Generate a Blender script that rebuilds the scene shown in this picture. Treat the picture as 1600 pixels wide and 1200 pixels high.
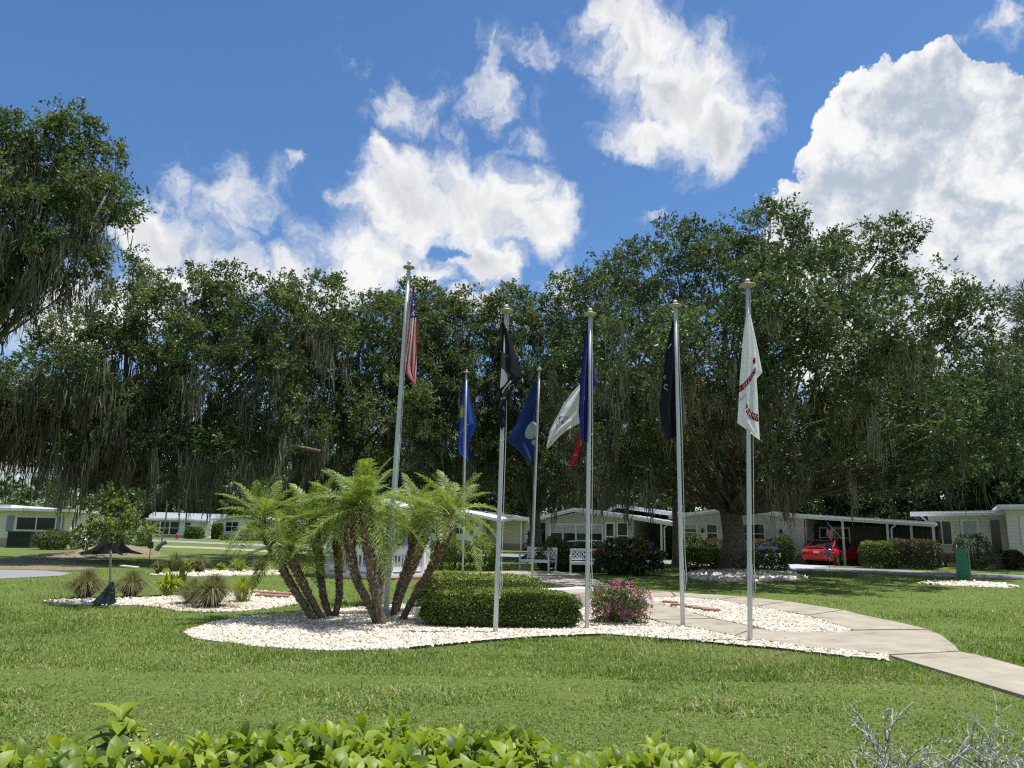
import bpy, math, random
import numpy as np
from mathutils import Vector, Matrix
from mathutils.geometry import tessellate_polygon
SC = bpy.context.scene
for o in list(bpy.data.objects): bpy.data.objects.remove(o, do_unlink=True)
COL = SC.collection
R_ = math.radians
# ------------------------------------------------------------------ camera
F = 1202.0                      # focal length in pixels of the 1600 px wide photograph
CAM = np.array([0.0, 0.0, 1.6])
PITCH, ROLL = R_(10.83), R_(1.0)
fw = np.array([0, math.cos(PITCH), math.sin(PITCH)])
r0 = np.array([1.0, 0, 0]); u0 = np.array([0, -math.sin(PITCH), math.cos(PITCH)])
CR = math.cos(ROLL)*r0 + math.sin(ROLL)*u0
CU = -math.sin(ROLL)*r0 + math.cos(ROLL)*u0
cam_d = bpy.data.cameras.new('camera'); cam = bpy.data.objects.new('camera', cam_d); COL.objects.link(cam)
m = Matrix.Identity(4)
for i in range(3):
    m[i][0] = CR[i]; m[i][1] = CU[i]; m[i][2] = -fw[i]; m[i][3] = CAM[i]
cam.matrix_world = m
cam_d.sensor_fit = 'HORIZONTAL'; cam_d.sensor_width = 36; cam_d.lens = 36*F/1600
cam_d.clip_start = 0.05; cam_d.clip_end = 6000
SC.camera = cam
def ray(px, py):
    return fw + (px-800)/F*CR + (600-py)/F*CU
def GP(px, py, z=0.0):
    d = ray(px, py); t = (z-CAM[2])/d[2]; return CAM + d*t
def AT(px, py, Y):
    d = ray(px, py); return CAM + d*(Y/d[1])
def XG(px, Y, z=0.0):
    """ground point at depth Y that shows in pixel column px"""
    x = 0.0
    for _ in range(6):
        v = np.array([x, Y, z])-CAM
        p = 800+F*v.dot(CR)/v.dot(fw); x += (px-p)*v.dot(fw)/F
    return np.array([x, Y, z])
# ------------------------------------------------------------------ light, sky, exposure
SUN_AZ, SUN_EL = R_(84), R_(75)
sd = np.array([math.sin(SUN_AZ)*math.cos(SUN_EL), math.cos(SUN_AZ)*math.cos(SUN_EL), math.sin(SUN_EL)])
sun_d = bpy.data.lights.new('sun', 'SUN'); sun = bpy.data.objects.new('sun', sun_d); COL.objects.link(sun)
sun_d.energy = 4.6; sun_d.angle = R_(0.53); sun_d.color = (1, 0.955, 0.88)
sun.rotation_euler = Vector(sd).to_track_quat('Z', 'Y').to_euler(); sun.location = (20, 10, 40)
SC.view_settings.view_transform = 'Standard'; SC.view_settings.look = 'None'
SC.view_settings.exposure = 0.52; SC.view_settings.gamma = 1.0; SC.view_settings.use_curve_mapping = False
SC.render.engine = 'CYCLES'
cy = SC.cycles
cy.use_denoising = False; cy.filter_width = 1.25; cy.max_bounces = 6; cy.diffuse_bounces = 3; cy.glossy_bounces = 2; cy.transmission_bounces = 4
cy.use_adaptive_sampling = False
cy.caustics_reflective = False; cy.caustics_refractive = False
def tree_of(idblock):
    idblock.use_nodes = True; nt = idblock.node_tree; nt.nodes.clear(); return nt
class NB:
    """small helper to write node trees as expressions"""
    def __init__(s, nt): s.nt = nt
    def n(s, typ, props=None, **ins):
        nd = s.nt.nodes.new(typ)
        for k, v in (props or {}).items(): setattr(nd, k, v)
        for k, v in ins.items():
            key = int(k[1:]) if k[0] == '_' and k[1:].isdigit() else k.replace('_', ' ')
            s.set(nd.inputs[key], v)
        return nd
    def set(s, sock, v):
        if hasattr(v, 'is_output'): s.nt.links.new(v, sock)
        elif isinstance(v, bpy.types.Node): s.nt.links.new(v.outputs[0], sock)
        else: sock.default_value = v
    def math(s, op, a, b=0.0, c=0.0, clamp=False):
        return s.n('ShaderNodeMath', {'operation': op, 'use_clamp': clamp}, _0=a, _1=b, _2=c).outputs[0]
    def vec(s, op, a, b=(0, 0, 0), c=(0, 0, 0)):
        nd = s.nt.nodes.new('ShaderNodeVectorMath'); nd.operation = op
        s.set(nd.inputs[0], a); s.set(nd.inputs[1], b)
        if op in ('MULTIPLY_ADD',): s.set(nd.inputs[2], c)
        return nd.outputs['Value'] if op in ('LENGTH', 'DOT_PRODUCT', 'DISTANCE') else nd.outputs[0]
    def mixc(s, f, a, b, blend='MIX'):
        nd = s.nt.nodes.new('ShaderNodeMix'); nd.data_type = 'RGBA'; nd.blend_type = blend
        s.set(nd.inputs[0], f); s.set(nd.inputs[6], a); s.set(nd.inputs[7], b); return nd.outputs[2]
    def ramp(s, f, stops):
        nd = s.nt.nodes.new('ShaderNodeValToRGB'); cr = nd.color_ramp
        while len(cr.elements) < len(stops): cr.elements.new(0.5)
        for e, (p, c) in zip(cr.elements, stops):
            e.position = p; e.color = (*c, 1) if len(c) == 3 else c
        s.set(nd.inputs[0], f); return nd.outputs[0]
    def smooth(s, x, a, b):
        nd = s.nt.nodes.new('ShaderNodeMapRange'); nd.interpolation_type = 'SMOOTHSTEP'
        s.set(nd.inputs[0], x); nd.inputs[1].default_value = a; nd.inputs[2].default_value = b
        return nd.outputs[0]
def c4(c): return (c[0], c[1], c[2], 1.0)
def srgb(r, g, b):
    f = lambda v: (v/255/12.92) if v/255 <= 0.04045 else ((v/255+0.055)/1.055)**2.4
    return (f(r), f(g), f(b))
# sky: physical sky with clouds standing in fixed directions of azimuth and elevation
world = bpy.data.worlds.new('World'); SC.world = world
nt = tree_of(world); B = NB(nt)
SKY_STRENGTH = 0.098
sky = B.n('ShaderNodeTexSky', {'sky_type': 'NISHITA', 'sun_disc': False, 'sun_elevation': SUN_EL, 'sun_rotation': SUN_AZ,
                               'air_density': 1.0, 'dust_density': 0.5, 'ozone_density': 3.0, 'altitude': 10})
tc = B.n('ShaderNodeTexCoord')
sep = B.n('ShaderNodeSeparateXYZ', None, Vector=tc.outputs['Generated'])
az = B.math('ARCTAN2', sep.outputs[0], sep.outputs[1]); el = B.math('ARCSINE', sep.outputs[2])
Pd = B.n('ShaderNodeCombineXYZ', None, X=az, Y=el, Z=0.0).outputs[0]
def dirpx(px, py):
    d = ray(px, py); d = d/np.linalg.norm(d); return math.atan2(d[0], d[1]), math.asin(d[2])
def blobs(Pv, lst, grow=1.0):
    out = None
    for (px, py, rx, ry) in lst:
        a, e = dirpx(px, py); ia, ie = F/(rx*grow)*math.cos(e), F/(ry*grow)
        l = B.vec('LENGTH', B.vec('MULTIPLY_ADD', Pv, (ia, ie, 0), (-a*ia, -e*ie, 0)))
        out = l if out is None else B.math('MINIMUM', out, l)
    return out
CUM = [(640,320,95,70),(745,320,115,58),(850,345,50,48),(580,400,72,66),(545,455,62,45),(660,440,60,34),(600,262,28,30),(760,395,55,40),
       (868,448,34,26),(740,478,60,20),(985,70,72,80),(1070,150,84,84),(1120,200,50,52),(1010,225,44,36),(950,20,42,40),(330,425,120,40),(230,380,48,50),(120,480,140,50),(450,440,50,45),(20,690,80,60)]
HOLE = [(700,388,34,20)]
WISP = [(545,90,24,24),(690,185,80,48),(770,150,50,60),(380,310,70,42),(300,300,34,30),(1030,338,26,9),(835,85,42,22),(800,215,36,22),(1575,12,50,24),(460,250,16,9)]
TOWER = [(1475,118,34,44),(1400,190,95,78),(1500,205,85,85),(1330,262,52,52),(1420,330,170,140),(1560,330,95,140),(1245,335,38,40),(1600,460,220,150),(1320,400,84,90),(1500,500,230,120)]
def fbm(Pv, scale, detail, rough, dist=0.0):
    return B.n('ShaderNodeTexNoise', {'noise_dimensions': '2D'}, Vector=Pv, Scale=scale, Detail=detail, Roughness=rough, Distortion=dist).outputs['Fac']
warp = B.n('ShaderNodeTexNoise', {'noise_dimensions': '2D'}, Vector=Pd, Scale=11.0, Detail=5.0, Roughness=0.6).outputs['Color']
Pw = B.vec('ADD', Pd, B.vec('MULTIPLY', B.vec('SUBTRACT', warp, (0.5, 0.5, 0.5)), (0.10, 0.10, 0)))
n1 = fbm(Pw, 15.0, 9.0, 0.58)
n2 = fbm(B.vec('ADD', Pw, (0.010, 0.016, 0)), 15.0, 4.0, 0.5)
soft = fbm(Pd, 8.0, 2.0, 0.5)
# other clouds round the rest of the sky, and the clouds in view
gen = B.math('MULTIPLY', B.math('SUBTRACT', fbm(Pd, 2.3, 3.0, 0.5), 0.52), 5.0)
out_view = B.smooth(B.math('ABSOLUTE', az), 0.75, 1.0)
high = B.smooth(el, 0.72, 0.95)
inv = B.math('MAXIMUM', out_view, high)
gen = B.math('SUBTRACT', B.math('MULTIPLY', gen, inv), B.math('SUBTRACT', 1.0, inv))
f_c = B.math('SUBTRACT', 1.0, blobs(Pw, CUM, 1.16))
f_c = B.math('MINIMUM', f_c, B.math('MULTIPLY', B.math('SUBTRACT', blobs(Pw, HOLE), 0.75), 1.2))
f_c = B.math('MAXIMUM', f_c, gen)
d_c = B.math('ADD', B.math('MULTIPLY', f_c, 1.1), B.math('MULTIPLY', B.math('SUBTRACT', n1, 0.5), 1.6))
a_c = B.smooth(d_c, -0.26, 0.74)
f_w = B.math('SUBTRACT', 1.0, blobs(Pw, WISP, 1.5))
d_w = B.math('ADD', B.math('MULTIPLY', f_w, 0.75), B.math('MULTIPLY', B.math('SUBTRACT', n1, 0.53), 3.6))
a_w = B.math('MULTIPLY', B.math('MULTIPLY', B.smooth(d_w, -0.2, 1.25), B.smooth(f_w, -0.35, 0.35)), 0.78)
a_soft = B.math('MAXIMUM', a_c, a_w)
# thin parts and sunward sides are white, the thick undersides pale grey
thick = B.smooth(d_c, 0.25, 1.25)
sh_c = B.math('ADD', B.math('SUBTRACT', 1.0, B.math('MULTIPLY', thick, B.math('MULTIPLY', soft, 0.85))), B.math('MULTIPLY', B.math('SUBTRACT', n1, n2), 1.6), clamp=True)
col_c = B.mixc(sh_c, c4((0.46, 0.50, 0.57)), c4((1.0, 1.0, 1.0)))
# towering cumulus: rounded puffs, crisp edge
def puffs(Pv, sc, detail=3.0, sm=0.3):
    return B.n('ShaderNodeTexVoronoi', {'voronoi_dimensions': '2D', 'feature': 'SMOOTH_F1', 'normalize': True}, Vector=Pv, Scale=sc, Detail=detail, Roughness=0.6, Lacunarity=2.2, Smoothness=sm).outputs['Distance']
wsm = B.n('ShaderNodeTexNoise', {'noise_dimensions': '2D'}, Vector=Pd, Scale=20.0, Detail=5.0, Roughness=0.6).outputs['Color']
Pt = B.vec('ADD', Pd, B.vec('MULTIPLY', B.vec('SUBTRACT', wsm, (0.5, 0.5, 0.5)), (0.016, 0.016, 0)))
v1 = puffs(Pt, 19.0)
vs = puffs(B.vec('ADD', Pt, (0.007, -0.010, 0)), 19.0)
ws = puffs(B.vec('ADD', Pt, (0.016, -0.026, 0)), 8.0, 2.0)
f_t = B.math('SUBTRACT', 1.0, blobs(Pt, TOWER))
d_t = B.math('ADD', f_t, B.math('MULTIPLY', B.math('SUBTRACT', 0.40, v1), 0.95))
a_t = B.smooth(d_t, 0.0, 0.07)
big = fbm(Pd, 6.0, 3.0, 0.55)
edge = B.smooth(d_t, 0.0, 0.5)
body = B.math('ADD', B.math('MULTIPLY', vs, 1.7), B.math('MULTIPLY', ws, 1.3))
lit = B.math('ADD', B.math('ADD', B.math('SUBTRACT', 1.62, body), B.math('MULTIPLY', B.math('SUBTRACT', n1, n2), 1.5)), B.math('SUBTRACT', B.math('MULTIPLY', B.math('SUBTRACT', big, 0.5), 0.9), B.math('MULTIPLY', edge, 0.22)), clamp=True)
col_t = B.mixc(B.smooth(lit, 0.0, 1.0), c4((0.50, 0.57, 0.68)), c4((1.0, 1.0, 1.0)))
up = 1.0/SKY_STRENGTH
skyc = B.mixc(1.0, B.n('ShaderNodeHueSaturation', None, Hue=0.5, Saturation=1.19, Value=1.0, Fac=1.0, Color=sky).outputs[0], c4((0.94, 0.955, 1.0)), 'MULTIPLY')
c1 = B.mixc(a_t, skyc, B.mixc(1.0, col_t, c4((0.67*up,)*3), 'MULTIPLY'))
c2 = B.mixc(a_soft, c1, B.mixc(1.0, col_c, c4((0.66*up,)*3), 'MULTIPLY'))
# below the horizon a plain ground tone
c3 = B.mixc(B.smooth(el, -0.06, -0.01), c4((0.9, 1.1, 0.6)), c2)
bg = B.n('ShaderNodeBackground', None, Color=c3, Strength=SKY_STRENGTH)
wo = B.n('ShaderNodeOutputWorld', None, Surface=bg)
world.cycles.sampling_method = 'MANUAL'; world.cycles.sample_map_resolution = 512
# ------------------------------------------------------------------ mesh helpers
RNG = np.random.default_rng(7)
def nrm(a): return a/np.maximum(np.linalg.norm(a, axis=-1, keepdims=True), 1e-9)
def rdir(rng, n): return nrm(rng.normal(size=(n, 3)))
def mesh_arrays(name, V, faces, mats, fm=None, tint=None, smooth=False):
    """faces: list of (m,k) int arrays; fm: list of material index arrays/ints"""
    me = bpy.data.meshes.new(name)
    V = np.asarray(V, np.float32).reshape(-1, 3)
    me.vertices.add(len(V)); me.vertices.foreach_set('co', V.ravel())
    faces = [np.asarray(f, np.int32) for f in faces if len(f)]
    nl = sum(f.size for f in faces); npoly = sum(len(f) for f in faces)
    me.loops.add(nl); me.polygons.add(npoly)
    me.loops.foreach_set('vertex_index', np.concatenate([f.ravel() for f in faces]).astype(np.int32))
    tot = np.concatenate([np.full(len(f), f.shape[1], np.int32) for f in faces])
    me.polygons.foreach_set('loop_start', np.concatenate([[0], np.cumsum(tot)[:-1]]).astype(np.int32))
    if fm is not None:
        me.polygons.foreach_set('material_index', np.concatenate([np.broadcast_to(np.asarray(x, np.int32), (len(f),)) for x, f in zip(fm, faces)]).astype(np.int32))
    me.polygons.foreach_set('use_smooth', np.full(npoly, bool(smooth)))
    if tint is not None:
        a = me.attributes.new('tint', 'FLOAT', 'POINT'); a.data.foreach_set('value', np.asarray(tint, np.float32))
    for mt in mats: me.materials.append(mt)
    me.update(calc_edges=True)
    return me
class Acc:
    def __init__(s): s.V = []; s.F = []; s.M = []; s.T = []; s.n = 0
    def add(s, V, Fs, mat=0, tint=0.5):
        V = np.asarray(V, float).reshape(-1, 3)
        Fs = Fs if isinstance(Fs, list) and len(Fs) and isinstance(Fs[0], np.ndarray) and Fs[0].ndim == 2 else [np.asarray(Fs)]
        for f in Fs:
            s.F.append(np.asarray(f)+s.n); s.M.append(mat)
        s.V.append(V); s.T.append(np.broadcast_to(np.asarray(tint, float), (len(V),))); s.n += len(V)
        return s
    def box(s, a, b, mat=0, tint=0.5):
        (x0, y0, z0), (x1, y1, z1) = a, b
        V = [(x0,y0,z0),(x1,y0,z0),(x1,y1,z0),(x0,y1,z0),(x0,y0,z1),(x1,y0,z1),(x1,y1,z1),(x0,y1,z1)]
        return s.add(V, [(0,3,2,1),(4,5,6,7),(0,1,5,4),(1,2,6,5),(2,3,7,6),(3,0,4,7)], mat, tint)
    def bar(s, p, q, w, h=None, mat=0, up=(0, 0, 1)):
        h = w if h is None else h
        p, q = np.array(p, float), np.array(q, float); d = nrm(q-p)
        a = np.cross(d, np.array(up, float))
        if np.linalg.norm(a) < 1e-4: a = np.cross(d, np.array((0, 1.0, 0)))
        a = nrm(a); b = np.cross(a, d)
        V = [x+sx*a*w/2+sy*b*h/2 for x in (p, q) for sx, sy in ((-1,-1),(1,-1),(1,1),(-1,1))]
        return s.add(V, [(0,1,2,3),(7,6,5,4),(0,4,5,1),(1,5,6,2),(2,6,7,3),(3,7,4,0)], mat)
    def tube(s, path, rad, k=8, mat=0, cap=True, tint=0.5):
        P = np.asarray(path, float); n = len(P); rad = np.broadcast_to(np.asarray(rad, float), (n,))
        T = nrm(np.gradient(P, axis=0)); ref = np.array([0.31, 0.95, 0.05]) if abs(T[0][2]) > 0.7 else np.array([0, 0, 1.0])
        A = nrm(np.cross(T, ref)); Bv = np.cross(T, A)
        an = np.arange(k)/k*2*math.pi
        V = P[:, None]+rad[:, None, None]*(np.cos(an)[None, :, None]*A[:, None]+np.sin(an)[None, :, None]*Bv[:, None])
        i = np.arange(n-1)[:, None]*k; j = np.arange(k)[None]; j2 = (j+1) % k
        q = np.stack([i+j, i+j2, i+k+j2, i+k+j], -1).reshape(-1, 4)
        Fs = [q]
        if cap and k in (3, 4): Fs.append(np.arange(k)[None, ::-1]); Fs.append((np.arange(k)+(n-1)*k)[None])
        elif cap: Fs += [np.arange(k)[None, ::-1].copy(), (np.arange(k)+(n-1)*k)[None].copy()]
        return s.add(V.reshape(-1, 3), Fs, mat, tint)
    def lathe(s, prof, c=(0, 0, 0), k=16, mat=0):
        P = np.array(prof, float); an = np.arange(k)/k*2*math.pi
        V = np.stack([P[:, :1]*np.cos(an), P[:, :1]*np.sin(an), np.repeat(P[:, 1:], k, 1)], -1)+np.array(c, float)
        n = len(P); i = np.arange(n-1)[:, None]*k; j = np.arange(k)[None]; j2 = (j+1) % k
        q = np.stack([i+j, i+j2, i+k+j2, i+k+j], -1).reshape(-1, 4)
        return s.add(V.reshape(-1, 3), [q], mat)
    def prism(s, poly, z0, z1, mat=0, axis=None):
        """polygon (x,y) extruded from z0 to z1; axis: function (x,y,z)->xyz"""
        P = [tuple(p[:2]) for p in poly]
        area = sum(P[i][0]*P[(i+1) % len(P)][1]-P[(i+1) % len(P)][0]*P[i][1] for i in range(len(P)))
        if area < 0: P = P[::-1]
        n = len(P); V = [(x, y, z0) for x, y in P]+[(x, y, z1) for x, y in P]
        tri = tessellate_polygon([[Vector((x, y, 0)) for x, y in P]])
        tri = np.array([t for t in tri])
        a = np.array(P)[tri]; ar = (a[:,1,0]-a[:,0,0])*(a[:,2,1]-a[:,0,1])-(a[:,2,0]-a[:,0,0])*(a[:,1,1]-a[:,0,1])
        tri[ar < 0] = tri[ar < 0][:, ::-1]
        V = np.array(V, float)
        if axis: V = np.array([axis(*v) for v in V])
        side = np.array([(i, (i+1) % n, (i+1) % n+n, i+n) for i in range(n)])
        return s.add(V, [tri+n, tri[:, ::-1].copy(), side], mat)
    def build(s, name, mats, parent=None, org=(0, 0, 0), smooth=False, tint=False):
        V = np.concatenate(s.V)-np.asarray(org, float)
        me = mesh_arrays(name, V, s.F, mats, s.M, np.concatenate(s.T) if tint else None, smooth)
        return link(name, me, parent)
def link(name, me, parent=None):
    o = bpy.data.objects.new(name, me); COL.objects.link(o)
    if parent is not None: o.parent = parent
    return o
def tag(o, label=None, cat=None, group=None, kind=None):
    for k, v in (('label', label), ('category', cat), ('group', group), ('kind', kind)):
        if v: o[k] = v
    return o
def thing(name, label, cat, loc=(0, 0, 0), rz=0.0, group=None):
    o = bpy.data.objects.new(name, None); COL.objects.link(o); o.location = [float(v) for v in loc]; o.rotation_euler = (0, 0, rz)
    o.empty_display_size = 0.2
    return tag(o, label, cat, group)
def kids(o): return [c for c in bpy.data.objects if c.parent is o]
def copy_thing(root, loc, rz, label, tree=None):
    tree = tree if tree is not None else [(c, kids(c)) for c in kids(root)]
    r = root.copy(); COL.objects.link(r); r.location = [float(v) for v in loc]; r.rotation_euler = (0, 0, rz)
    if label: r['label'] = label
    for c, sub in tree:
        d = c.copy(); COL.objects.link(d); d.parent = r
        for g in sub:
            e = g.copy(); COL.objects.link(e); e.parent = d
    return r
def inpoly(P, poly):
    x, y = P[:, 0], P[:, 1]; r = np.zeros(len(P), bool); n = len(poly)
    for i in range(n):
        x0, y0 = poly[i][:2]; x1, y1 = poly[(i+1) % n][:2]
        if y0 == y1: continue
        c = ((y0 > y) != (y1 > y)) & (x < (x1-x0)*(y-y0)/(y1-y0)+x0); r ^= c
    return r
def gpoly(pts): return [GP(x, y)[:2] for x, y in pts]
def vnoise(P, scale, seed):
    """cheap smooth value noise on 2D points, 0..1"""
    g = np.random.default_rng(seed).random((64, 64)); Q = P[:, :2]*scale; i = np.floor(Q).astype(int); f = Q-i; f = f*f*(3-2*f)
    a = g[i[:,0] % 64, i[:,1] % 64]; b = g[(i[:,0]+1) % 64, i[:,1] % 64]; c = g[i[:,0] % 64, (i[:,1]+1) % 64]; d = g[(i[:,0]+1) % 64, (i[:,1]+1) % 64]
    return (a*(1-f[:,0])+b*f[:,0])*(1-f[:,1])+(c*(1-f[:,0])+d*f[:,0])*f[:,1]
def leaves(P, D, N, L, W, fold=0.2, tint=0.5):
    """two-triangle leaves folded along the midrib"""
    D = nrm(D); S = nrm(np.cross(N, D)); N2 = np.cross(D, S)
    L = np.broadcast_to(np.asarray(L, float), (len(P),))[:, None]; W = np.broadcast_to(np.asarray(W, float), (len(P),))[:, None]
    mid = P+D*L*0.48
    V = np.stack([P, mid-S*W/2+N2*W*fold, P+D*L-N2*L*0.08, mid+S*W/2+N2*W*fold], 1)
    i = np.arange(len(P))[:, None]*4
    T = np.concatenate([i+np.array([[0, 1, 2]]), i+np.array([[0, 2, 3]])])
    return V.reshape(-1, 3), T, np.repeat(np.broadcast_to(tint, (len(P),)), 4)
# ------------------------------------------------------------------ materials
def mat(name, col, rough=0.6, metal=0.0, spec=0.5, noise=None, bump=None, coord='Object', trans=0.0, stops=None, tint=None, coat=0.0, warm=True):
    """Principled material. noise=(scale, amount): tone variation; bump=(scale,strength); tint: colour stops over the 'tint' attribute"""
    m = bpy.data.materials.new(name); nt = tree_of(m); b = NB(nt)
    t = b.n('ShaderNodeTexCoord'); co = t.outputs[coord]
    c = c4(col) if col else None
    if tint:
        at = b.n('ShaderNodeAttribute', {'attribute_name': 'tint'})
        c = b.ramp(at.outputs['Fac'], tint)
    if stops:
        nz = b.n('ShaderNodeTexNoise', None, Vector=co, Scale=noise[0], Detail=6.0, Roughness=0.65)
        c = b.ramp(nz.outputs['Fac'], stops)
    elif noise:
        nz = b.n('ShaderNodeTexNoise', None, Vector=co, Scale=noise[0], Detail=5.0, Roughness=0.6)
        k = b.math('ADD', b.math('MULTIPLY', b.math('SUBTRACT', nz.outputs['Fac'], 0.5), noise[1]*2), 1.0)
        kc = b.n('ShaderNodeCombineXYZ', None, X=k, Y=k, Z=k)
        c = b.mixc(1.0, c, kc.outputs[0], 'MULTIPLY')
    p = b.n('ShaderNodeBsdfPrincipled', None, Base_Color=c, Roughness=rough, Metallic=metal)
    p.inputs['Specular IOR Level'].default_value = spec
    if coat: p.inputs['Coat Weight'].default_value = coat; p.inputs['Coat Roughness'].default_value = 0.05
    if bump:
        nb = b.n('ShaderNodeTexNoise', None, Vector=co, Scale=bump[0], Detail=4.0, Roughness=0.6)
        bp = b.n('ShaderNodeBump', None, Height=nb.outputs['Fac'], Strength=bump[1], Distance=0.02)
        nt.links.new(bp.outputs[0], p.inputs['Normal'])
    out = p.outputs[0]
    if trans:
        tr = b.n('ShaderNodeBsdfTranslucent')
        tcol = b.mixc(1.0, c, c4((1.35, 1.3, 0.7) if warm else (1.0, 1.0, 1.0)), 'MULTIPLY'); b.set(tr.inputs['Color'], tcol)
        ms = b.n('ShaderNodeMixShader', None, Fac=trans); nt.links.new(out, ms.inputs[1]); nt.links.new(tr.outputs[0], ms.inputs[2]); out = ms.outputs[0]
    b.n('ShaderNodeOutputMaterial', None, Surface=out)
    m.cycles.emission_sampling = 'NONE'
    return m
M = {}
def G3(a, b, c): return [(0.0, a), (0.5, b), (1.0, c)]
M['oak'] = mat('oak_leaf', None, 0.46, spec=0.32, trans=0.30, tint=G3((0.028, 0.053, 0.020), (0.065, 0.106, 0.042), (0.145, 0.192, 0.086)))
M['oak2'] = mat('oak_leaf_light', None, 0.46, spec=0.32, trans=0.32, tint=G3((0.040, 0.070, 0.024), (0.086, 0.132, 0.048), (0.18, 0.222, 0.092)))
M['pine'] = mat('pine_needle', None, 0.55, trans=0.2, tint=G3((0.03, 0.055, 0.02), (0.07, 0.10, 0.03), (0.12, 0.16, 0.05)))
M['moss'] = mat('spanish_moss', None, 0.9, spec=0.1, trans=0.25, tint=G3((0.06, 0.063, 0.045), (0.13, 0.135, 0.10), (0.25, 0.255, 0.20)))
M['bark'] = mat('oak_bark', None, 0.9, spec=0.2, noise=(9, 0.4), stops=[(0.3, (0.06, 0.048, 0.037)), (0.55, (0.18, 0.15, 0.118)), (0.8, (0.34, 0.295, 0.24))], bump=(14, 0.9))
M['hedge'] = mat('box_leaf', None, 0.4, spec=0.35, trans=0.25, tint=G3((0.03, 0.055, 0.013), (0.10, 0.15, 0.03), (0.30, 0.35, 0.07)))
M['shrub'] = mat('shrub_leaf', None, 0.45, trans=0.3, tint=G3((0.03, 0.055, 0.012), (0.075, 0.12, 0.025), (0.18, 0.22, 0.04)))
M['redtip'] = mat('reddish_leaf', None, 0.5, trans=0.3, tint=G3((0.03, 0.045, 0.015), (0.10, 0.085, 0.04), (0.24, 0.15, 0.09)))
M['croton'] = mat('croton_leaf', None, 0.3, spec=0.6, trans=0.2, tint=[(0.0, (0.02, 0.04, 0.012)), (0.5, (0.06, 0.09, 0.022)), (0.72, (0.09, 0.05, 0.02)), (0.9, (0.24, 0.06, 0.03)), (1.0, (0.45, 0.34, 0.08))])
M['vib'] = mat('viburnum_leaf', None, 0.45, spec=0.38, trans=0.42, tint=G3((0.038, 0.08, 0.010), (0.155, 0.24, 0.020), (0.30, 0.375, 0.035)))
M['stem'] = mat('green_stem', (0.12, 0.15, 0.05), 0.6)
M['twig'] = mat('woody_twig', (0.05, 0.038, 0.027), 0.9, noise=(20, 0.4))
M['deadwood'] = mat('dead_grey_wood', None, 0.9, spec=0.2, noise=(40, 0.4), stops=[(0.3, (0.13, 0.125, 0.115)), (0.5, (0.36, 0.35, 0.33)), (0.75, (0.56, 0.55, 0.52))], bump=(60, 0.5))
M['lichen'] = mat('grey_lichen', (0.42, 0.47, 0.36), 0.95, spec=0.1)
M['blade'] = mat('grass_blade', None, 0.5, spec=0.35, trans=0.35, tint=[(0.0, (0.068, 0.128, 0.018)), (0.4, (0.142, 0.235, 0.038)), (0.72, (0.24, 0.312, 0.078)), (0.86, (0.34, 0.33, 0.17)), (1.0, (0.44, 0.40, 0.25))])
M['reed'] = mat('ornamental_grass', None, 0.6, trans=0.35, tint=G3((0.11, 0.09, 0.05), (0.165, 0.18, 0.085), (0.33, 0.33, 0.19)))
M['limeleaf'] = mat('lime_strap_leaf', None, 0.45, trans=0.4, tint=G3((0.10, 0.15, 0.015), (0.27, 0.34, 0.03), (0.44, 0.48, 0.08)))
M['frond'] = mat('palm_frond', None, 0.42, spec=0.4, trans=0.38, tint=G3((0.07, 0.125, 0.022), (0.19, 0.27, 0.055), (0.36, 0.42, 0.13)))
M['palmbark'] = mat('palm_trunk', None, 0.9, noise=(16, 0.4), stops=[(0.3, (0.055, 0.038, 0.026)), (0.55, (0.155, 0.115, 0.08)), (0.8, (0.32, 0.25, 0.18))], bump=(30, 0.9))
M['boot'] = mat('old_frond_base', None, 0.85, tint=G3((0.075, 0.05, 0.032), (0.21, 0.15, 0.10), (0.50, 0.41, 0.31)))
M['stone'] = mat('marble_chip', None, 0.75, spec=0.3, tint=[(0.0, (0.30, 0.22, 0.15)), (0.16, (0.50, 0.41, 0.30)), (0.4, (0.62, 0.56, 0.45)), (0.75, (0.72, 0.68, 0.59)), (1.0, (0.80, 0.78, 0.72))])
M['gravel'] = mat('gravel_bed', None, 0.9, noise=(26, 0.3), stops=[(0.3, (0.36, 0.31, 0.25)), (0.5, (0.58, 0.53, 0.46)), (0.7, (0.72, 0.69, 0.64))], bump=(40, 1.0))
M['concrete'] = mat('sidewalk_concrete', None, 0.85, spec=0.25, noise=(1.7, 0.3), stops=[(0.28, (0.175, 0.154, 0.12)), (0.42, (0.295, 0.264, 0.208)), (0.58, (0.34, 0.306, 0.245)), (0.75, (0.42, 0.385, 0.318))], bump=(90, 0.25))
M['paleconc'] = mat('cast_stone', (0.80, 0.76, 0.68), 0.8, noise=(6, 0.12), bump=(80, 0.2))
M['asphalt'] = mat('street_asphalt', (0.23, 0.23, 0.245), 0.9, noise=(3, 0.15), bump=(120, 0.3))
M['drive'] = mat('driveway_paint', (0.40, 0.41, 0.45), 0.85, noise=(2, 0.1))
M['brick'] = mat('paver_red', (0.29, 0.165, 0.13), 0.85, noise=(12, 0.3), bump=(60, 0.4))
M['dirt'] = mat('bare_dirt', None, 0.95, noise=(6, 0.3), stops=[(0.3, (0.12, 0.095, 0.06)), (0.55, (0.215, 0.175, 0.12)), (0.8, (0.31, 0.265, 0.19))], bump=(20, 0.9))
M['white'] = mat('white_paint', (0.78, 0.79, 0.80), 0.45, noise=(3, 0.05))
M['offwhite'] = mat('painted_wood_white', (0.70, 0.71, 0.71), 0.55, noise=(5, 0.1))
M['pole'] = mat('galvanised_pole', (0.50, 0.54, 0.57), 0.5, metal=0.2, noise=(4, 0.12))
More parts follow.
